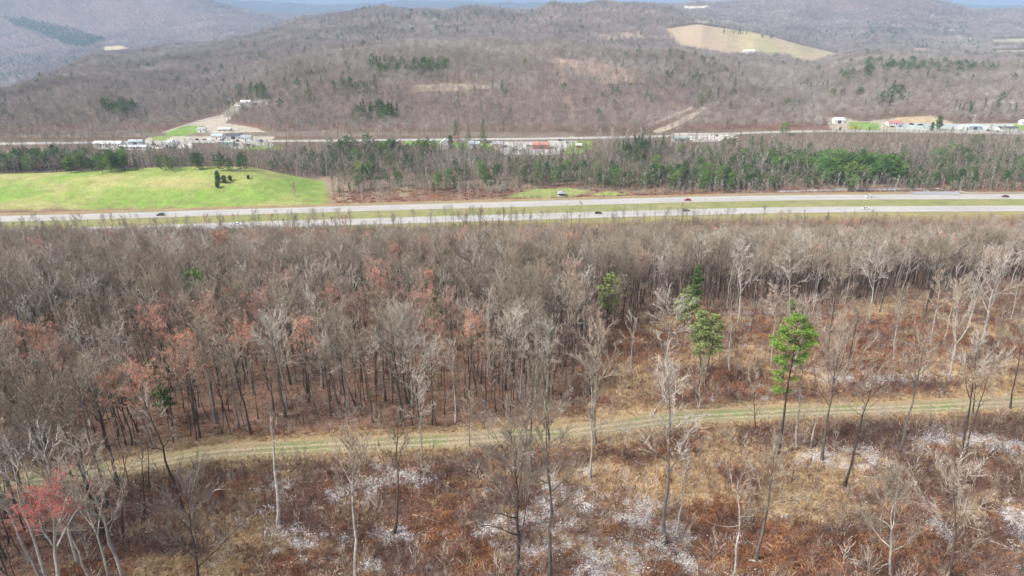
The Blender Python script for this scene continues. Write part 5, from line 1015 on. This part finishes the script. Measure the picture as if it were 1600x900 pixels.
def vehicle(u, v, kind, colour, label, cat='car', dirn=None, z=None, group=None, rz=None, off=None):
    if colour not in COLR: COLR[colour] = flat('car_paint', colour, rough=.35, spec=.5)
    if off is not None:                               # on a highway lane
        g = G(u, v); d, s = seg_dist(HWY[:, 0], HWY[:, 1], [(0, 0), (1, 0)]); xi = g[0]; yi = np.interp(xi, HWY[:, 0], HWY[:, 1]); sl = np.gradient(HWY[:, 1], HWY[:, 0]); a = math.atan(np.interp(xi, HWY[:, 0], sl)); loc = (xi-math.sin(a)*off, yi+math.cos(a)*off, .06); rz = a+(math.pi if dirn else 0)
    else: g = G(u, v); loc = (g[0], g[1], g[2]+.05); rz = rz or 0
    o = link('van' if kind == 'van' else 'pickup_truck' if kind == 'pickup' else 'parked_car' if off is None else 'car', None, None, loc, rz)
    bp_, cab, cp_ = SHM[kind]; link('body', carpart_mb(bp_, 1.8).mesh('body', [COLR[colour]]), o); gl = link('window', cab, o)
    if kind != 'van':
        (x1, z1), (x2, z2) = cp_[1], cp_[2]; mb = MB(); mb.box(((x1+x2)/2, 0, max(z1, z2)+.01), (abs(x1-x2), 1.42, .06)); link('roof', mb.mesh('roof', [COLR[colour]]), o)
    xf = bp_[1][0]-.85; xr = bp_[0][0]+.85
    for wx in (xf, xr):
        for wy in (-.84, .84): link('wheel', WHEEL, o, (wx, wy, .33))
    return tag(o, label, cat, group)
RED, DK, WH, GR, BL, DR = (.35, .04, .03), (.04, .04, .05), (.78, .78, .78), (.32, .33, .35), (.08, .14, .32), (.16, .03, .03)
vehicle(1077, 314, 'car', RED, 'red car on the far carriageway right of centre', dirn=1, off=12.2)
vehicle(932, 334, 'car', DK, 'dark car on the near carriageway, the left one of two', off=-12.2)
vehicle(1070, 331, 'car', DK, 'dark car on the near carriageway below the red car', off=-12.2)
vehicle(1356, 308, 'suv', WH, 'white car on the far carriageway left of the pull-out', dirn=1, off=13)
vehicle(1575, 310, 'car', DR, 'dark red car on the far carriageway near the right edge', dirn=1, off=13)
vehicle(1352, 327, 'car', WH, 'white car on the near carriageway half hidden by branches', off=-14)
vehicle(373, 348, 'car', WH, 'white car behind the branches on the near carriageway at the left', off=-14)
vehicle(253, 338, 'suv', (.10, .13, .10), 'dark green car on the far carriageway at the left', dirn=1, off=12)
for u, v, k, c, lab in ((240, 227, 'pickup', DK, 'dark pickup parked right of the long barns'), (247, 229, 'car', GR, 'grey car parked beside the dark pickup'), (298, 218, 'car', WH, 'white car at the left end of the yard'), (308, 219, 'suv', DK, 'dark car second in the yard row'), (320, 219, 'car', GR, 'grey car before the blue-grey workshop'),
                        (329, 220, 'van', WH, 'white van before the blue-grey workshop'), (348, 220, 'suv', DK, 'black car between the two workshops'), (358, 221, 'car', RED, 'red car before the dark-roofed workshop'), (371, 221, 'pickup', DK, 'black pickup before the dark-roofed workshop'), (398, 220, 'car', WH, 'white car right of the white house'), (408, 221, 'suv', BL, 'blue car at the right end of the yard'), (420, 232, 'van', WH, 'white van by the road at the right end of the yard'),
                        (790, 229, 'car', GR, 'grey car beside the tan house'), (806, 235, 'car', DR, 'dark red car in the parking yard, left'), (813, 236, 'car', RED, 'red car in the parking yard, second'), (826, 229, 'suv', DK, 'dark car left of the red-roofed building'), (846, 238, 'van', WH, 'white van in front of the red-roofed building'), (856, 239, 'van', WH, 'second white van in front of the red-roofed building'), (868, 234, 'car', WH, 'white car right of the vans'), (875, 220, 'car', DK, 'dark car at the road edge of the parking yard'), (886, 224, 'suv', GR, 'grey car near the lamp post'), (880, 237, 'pickup', DK, 'dark pickup at the low edge of the parking yard'),
                        (1080, 217, 'van', WH, 'white van right of the green warehouse'), (1092, 218, 'van', WH, 'second white van right of the green warehouse'), (1102, 217, 'car', WH, 'white car on the pale yard'), (1120, 213, 'car', DK, 'dark car on the pale yard'),
                        (1394, 199, 'car', DK, 'dark car before the faded red roof'), (1406, 198, 'car', BL, 'blue car right of the faded red roof'), (1424, 195, 'suv', DK, 'dark car at the back of the blue-grey yard'), (1438, 196, 'pickup', DK, 'dark pickup in the middle of the blue-grey yard'), (1442, 199, 'car', WH, 'white car in the blue-grey yard'), (1459, 196, 'car', GR, 'grey car in the blue-grey yard behind the bush'), (1471, 196, 'suv', DK, 'dark car at the right of the blue-grey yard'), (1500, 204, 'car', WH, 'white car before the small white shed'), (1545, 205, 'suv', DK, 'dark car left of the long dark-roofed building'), (1558, 206, 'car', DK, 'dark car in front of the long dark-roofed building'), (1583, 206, 'pickup', WH, 'white pickup at the right end of the long building')):
    vehicle(u, v, k, c, lab, {'pickup': 'pickup truck', 'van': 'van'}.get(k, 'car'), rz=random.choice((0, .3, 1.4, -.2, 1.7)), group='vehicles parked along the valley road')
# ------------------------------------------------------------------ utility poles, wires, lamp post, guardrail
poles = []
for u, v, h, lab in ((69, 217, 9, 'first utility pole by the valley road from the left'), (115, 217, 9, 'utility pole by the valley road left of the tall one'), (207, 221, 11, 'tall utility pole behind the pale grey shed'), (300, 215, 9, 'utility pole by the yard entrance'), (375, 217, 9, 'utility pole between workshop and white house'), (532, 219, 10, 'utility pole with crossarm left of centre by the valley road'), (1225, 212, 9, 'utility pole by the roadside pine'), (1357, 204, 10, 'utility pole at the right-hand lawn'), (1509, 207, 10, 'pale utility pole before the small white shed')):
    b = G(u, v); o = link('utility_pole', None, None, tuple(b)); mb = MB(); mb.tube([(0, 0, -.5), (0, 0, h)], [.17, .11], 7, cap=True); link('post', mb.mesh('post', ['wood_pole']), o)
    mb = MB(); mb.box((0, .12, h-.7), (2.2, .12, .14)); mb.box((0, .12, h-.9), (.12, .1, .5)); link('crossarm', mb.mesh('crossarm', ['wood_pole']), o); tag(o, lab, 'utility pole', 'utility poles along the valley road'); poles.append((b, h))
for (a, ha), (b, hb) in zip(poles[:5], poles[1:6]):
    mb = MB(); t = np.linspace(0, 1, 9)
    for off_ in (-.9, .9):
        p = a[None]*(1-t[:, None])+b[None]*t[:, None]; p[:, 2] += ha*(1-t)+hb*t-.6-4*1.6*t*(1-t); p[:, 0] += off_; p[:, 1] += .12; mb.tube(p-a, np.full(9, .022), 3)
    tag(link('overhead_wire', mb.mesh('overhead_wire', ['metal']), None, tuple(a)), 'thin wires between utility poles, span starting %s' % ('at the far left' if a is poles[0][0] else 'left of the tall pole' if a is poles[1][0] else 'at the tall pole' if a is poles[2][0] else 'at the yard entrance' if a is poles[3][0] else 'right of the workshops'), 'wire', 'overhead wires along the valley road')
o = link('lamp_post', None, None, tuple(G(893, 229))); mb = MB(); mb.tube([(0, 0, 0), (0, 0, 10)], [.15, .09], 7); link('post', mb.mesh('post', ['trim']), o); mb = MB(); mb.box((0, 0, 10), (3.4, .12, .12)); link('arm', mb.mesh('arm', ['trim']), o)
for a in (-1.6, 1.6): mb = MB(); mb.box((a, 0, 9.9), (.9, .4, .22)); link('lamp_head', mb.mesh('lamp_head', ['trim']), o)
tag(o, 'tall double-headed lamp post at the lawn by the parking yard', 'lamp post')
def guardrail(line, lab):
    line = np.asarray(line); s = np.r_[0, np.cumsum(np.hypot(*np.diff(line, axis=0).T))]; n = int(s[-1]/3.8)+1; t = np.linspace(0, s[-1], n); x = np.interp(t, s, line[:, 0]); y = np.interp(t, s, line[:, 1]); z = height(x, y)
    o = link('guardrail', None, None, (x[0], y[0], z[0])); p = np.c_[x-x[0], y-y[0], z-z[0]]; mb = MB(); 
    V_ = []; 
    for q in p: V_ += [(q[0], q[1], q[2]+.95), (q[0], q[1]-.08, q[2]+.85), (q[0], q[1], q[2]+.75), (q[0], q[1]-.08, q[2]+.65), (q[0], q[1], q[2]+.55)]
    mb.add(V_, [(i*5+j, i*5+j+1, i*5+j+6, i*5+j+5) for i in range(len(p)-1) for j in range(4)]); link('rail', mb.mesh('rail', ['metal']), o)
    pm = MB(); pm.box((0, .1, .4), (.14, .14, .95)); pme = pm.mesh('post', ['metal'])
    for q in p: link('post', pme, o, tuple(q))
    tag(o, lab, 'guardrail')
guardrail(smooth_line([G(u, v)[:2] for u, v in ((1300, 296.5), (1380, 295.5), (1440, 296), (1475, 298.5), (1505, 302), (1600, 302.5))], 6), 'grey guardrail curving behind the paved pull-out')
# ------------------------------------------------------------------ shrubs and pale trees by the houses
M['forsythia'] = flat('yellow_blossom', (.62, .50, .06), grain=1.5, amt=.3); M['redbud'] = flat('pink_blossom', (.50, .24, .22), grain=1.5, amt=.3)
def blob_shrub(seed, H, mat):
    T, F = conifer(R_(seed), H, 'round', cs=.06, spread=.42, n=18, cl=4, lf=14, sz=.3); return [('trunk', T.mesh('shrub_stem', ['bark'])), ('foliage', F.mesh('shrub_foliage', [mat]))]
for u, v, h, mat, lab in ((1327, 203, 3.2, 'forsythia', 'left of three yellow flowering bushes by the right-hand lawn'), (1335, 201, 3.6, 'forsythia', 'middle yellow flowering bush by the right-hand lawn'), (1342, 203, 3.0, 'forsythia', 'right yellow flowering bush by the right-hand lawn'), (713, 226, 8, 'redbud', 'pinkish budding tree beside the white steep-gabled house'), (1312, 204, 3, 'cedar', 'low green bush left of the yellow flowering bushes')):
    placed('flowering_shrub' if mat != 'cedar' else 'round_bush', blob_shrub(int(u), h, mat), tuple(G(u, v)), 0, 1, lab, 'bush' if mat != 'redbud' else 'tree')
PALEH = 1.45
for i, (u, v, h, lab) in enumerate(((1519, 201, 12, 'round white-grey bare tree over the grey-blue barn'), (935, 232, 15, 'pale bare tree left in the clump right of the valley lawn'), (955, 236, 17, 'tallest pale bare tree in the clump right of the valley lawn'), (978, 233, 15, 'pale bare tree behind the dark spruces'), (1000, 228, 14, 'pale bare tree right of the dark spruces'), (945, 245, 13, 'front pale tree of the clump by the valley lawn'), (1545, 215, 8, 'pale feathery bare tree left of two below the long building'), (1565, 214, 8, 'pale feathery bare tree right of two below the long building'),
                         (592, 313, 9, 'white-stemmed clump by the highway left of centre'), (566, 312, 7, 'smaller white-stemmed tree left of the brightest clump'), (462, 316, 9, 'pale many-stemmed tree at the right foot of the green mound'), (717, 310, 7, 'first white-stemmed tree of the row by the highway'), (732, 310, 8, 'second white-stemmed tree of the row by the highway'), (745, 309, 6, 'third white-stemmed tree of the row by the highway'), (762, 309, 8, 'fourth white-stemmed tree of the row by the highway'), (776, 308, 8, 'fifth white-stemmed tree of the row by the highway'), (786, 307, 7, 'last white-stemmed tree of the row by the highway'), (598, 314, 7, 'white-stemmed sapling right beside the brightest clump'))):
    h = h*(PALEH if h < 11 else 1.1); placed('pale_tree', fresh(950+i, ('pale_bark', 'pale_twig'), h, cs=.2, spread=.24, limbs=14, bpl=9, tpb=7, sub=1, tw=.05, up=.9, rt=.2), tuple(G(u, v)), 0, 1, lab, 'tree')

# ------------------------------------------------------------------ haze
hz = MB(); z0, z1 = float(ZG.min())-2, max(float(ZG.max()), ZC)+25
hz.box((0, 6900, (z0+z1)/2), (37000, 14700, z1-z0)); hm = bpy.data.materials.new('haze_air'); hm.use_nodes = True; nt = hm.node_tree; nt.nodes.clear()
vo = nt.nodes.new('ShaderNodeVolumePrincipled'); vo.inputs['Color'].default_value = (.50, .70, 1.0, 1); vo.inputs['Density'].default_value = HAZE_DENSITY; vo.inputs['Anisotropy'].default_value = 0
oo = nt.nodes.new('ShaderNodeOutputMaterial'); nt.links.new(vo.outputs[0], oo.inputs['Volume']); tag(link('haze', hz.mesh('haze', [hm])), 'pale air haze over the whole valley', 'haze', kind='stuff')

# ------------------------------------------------------------------ one label for one thing: alike neighbours are told apart by their order in the view
bpy.context.view_layer.update(); same = {}
for o in bpy.data.objects:
    if o.parent is None and o.get('label') and o.get('kind') is None: same.setdefault(o['label'], []).append(o)
ORD = ['leftmost', 'second from left', 'third from left', 'fourth from left', 'fifth from left', 'sixth from left', 'seventh from left', 'eighth from left', 'ninth from left', 'tenth from left', 'eleventh from left', 'twelfth from left']
for lab, obs in same.items():
    if len(obs) < 2: continue
    def side(o): return proj(o.location.x, o.location.y, o.location.z)[0]
    obs.sort(key=side); rows = [('', obs)]
    if len(obs) > 12:
        by = sorted(obs, key=lambda o: o.location.y); k = -(-len(by)//12); n = -(-len(by)//k); nm = {2: ['front row', 'back row'], 3: ['front row', 'middle row', 'back row']}.get(k, ['front row', 'second row', 'third row', 'fourth row', 'fifth row', 'sixth row', 'seventh row', 'eighth row', 'back row'][:k])
        rows = [(', '+nm[min(j, len(nm)-1)], sorted(by[j*n:(j+1)*n], key=side)) for j in range(k)]
    for pre, r in rows:
        for j, o in enumerate(r):
            if len(r) == 1: t = pre
            elif j == len(r)-1: t = pre+', rightmost'
            else: t = pre+', '+ORD[min(j, 11)]
            w = lab.split(); o['label'] = ' '.join(w[:16-len(t.split())])+t if len(w)+len(t.split()) <= 16 else ' '.join(x for x in w if x not in ('the', 'of'))+t
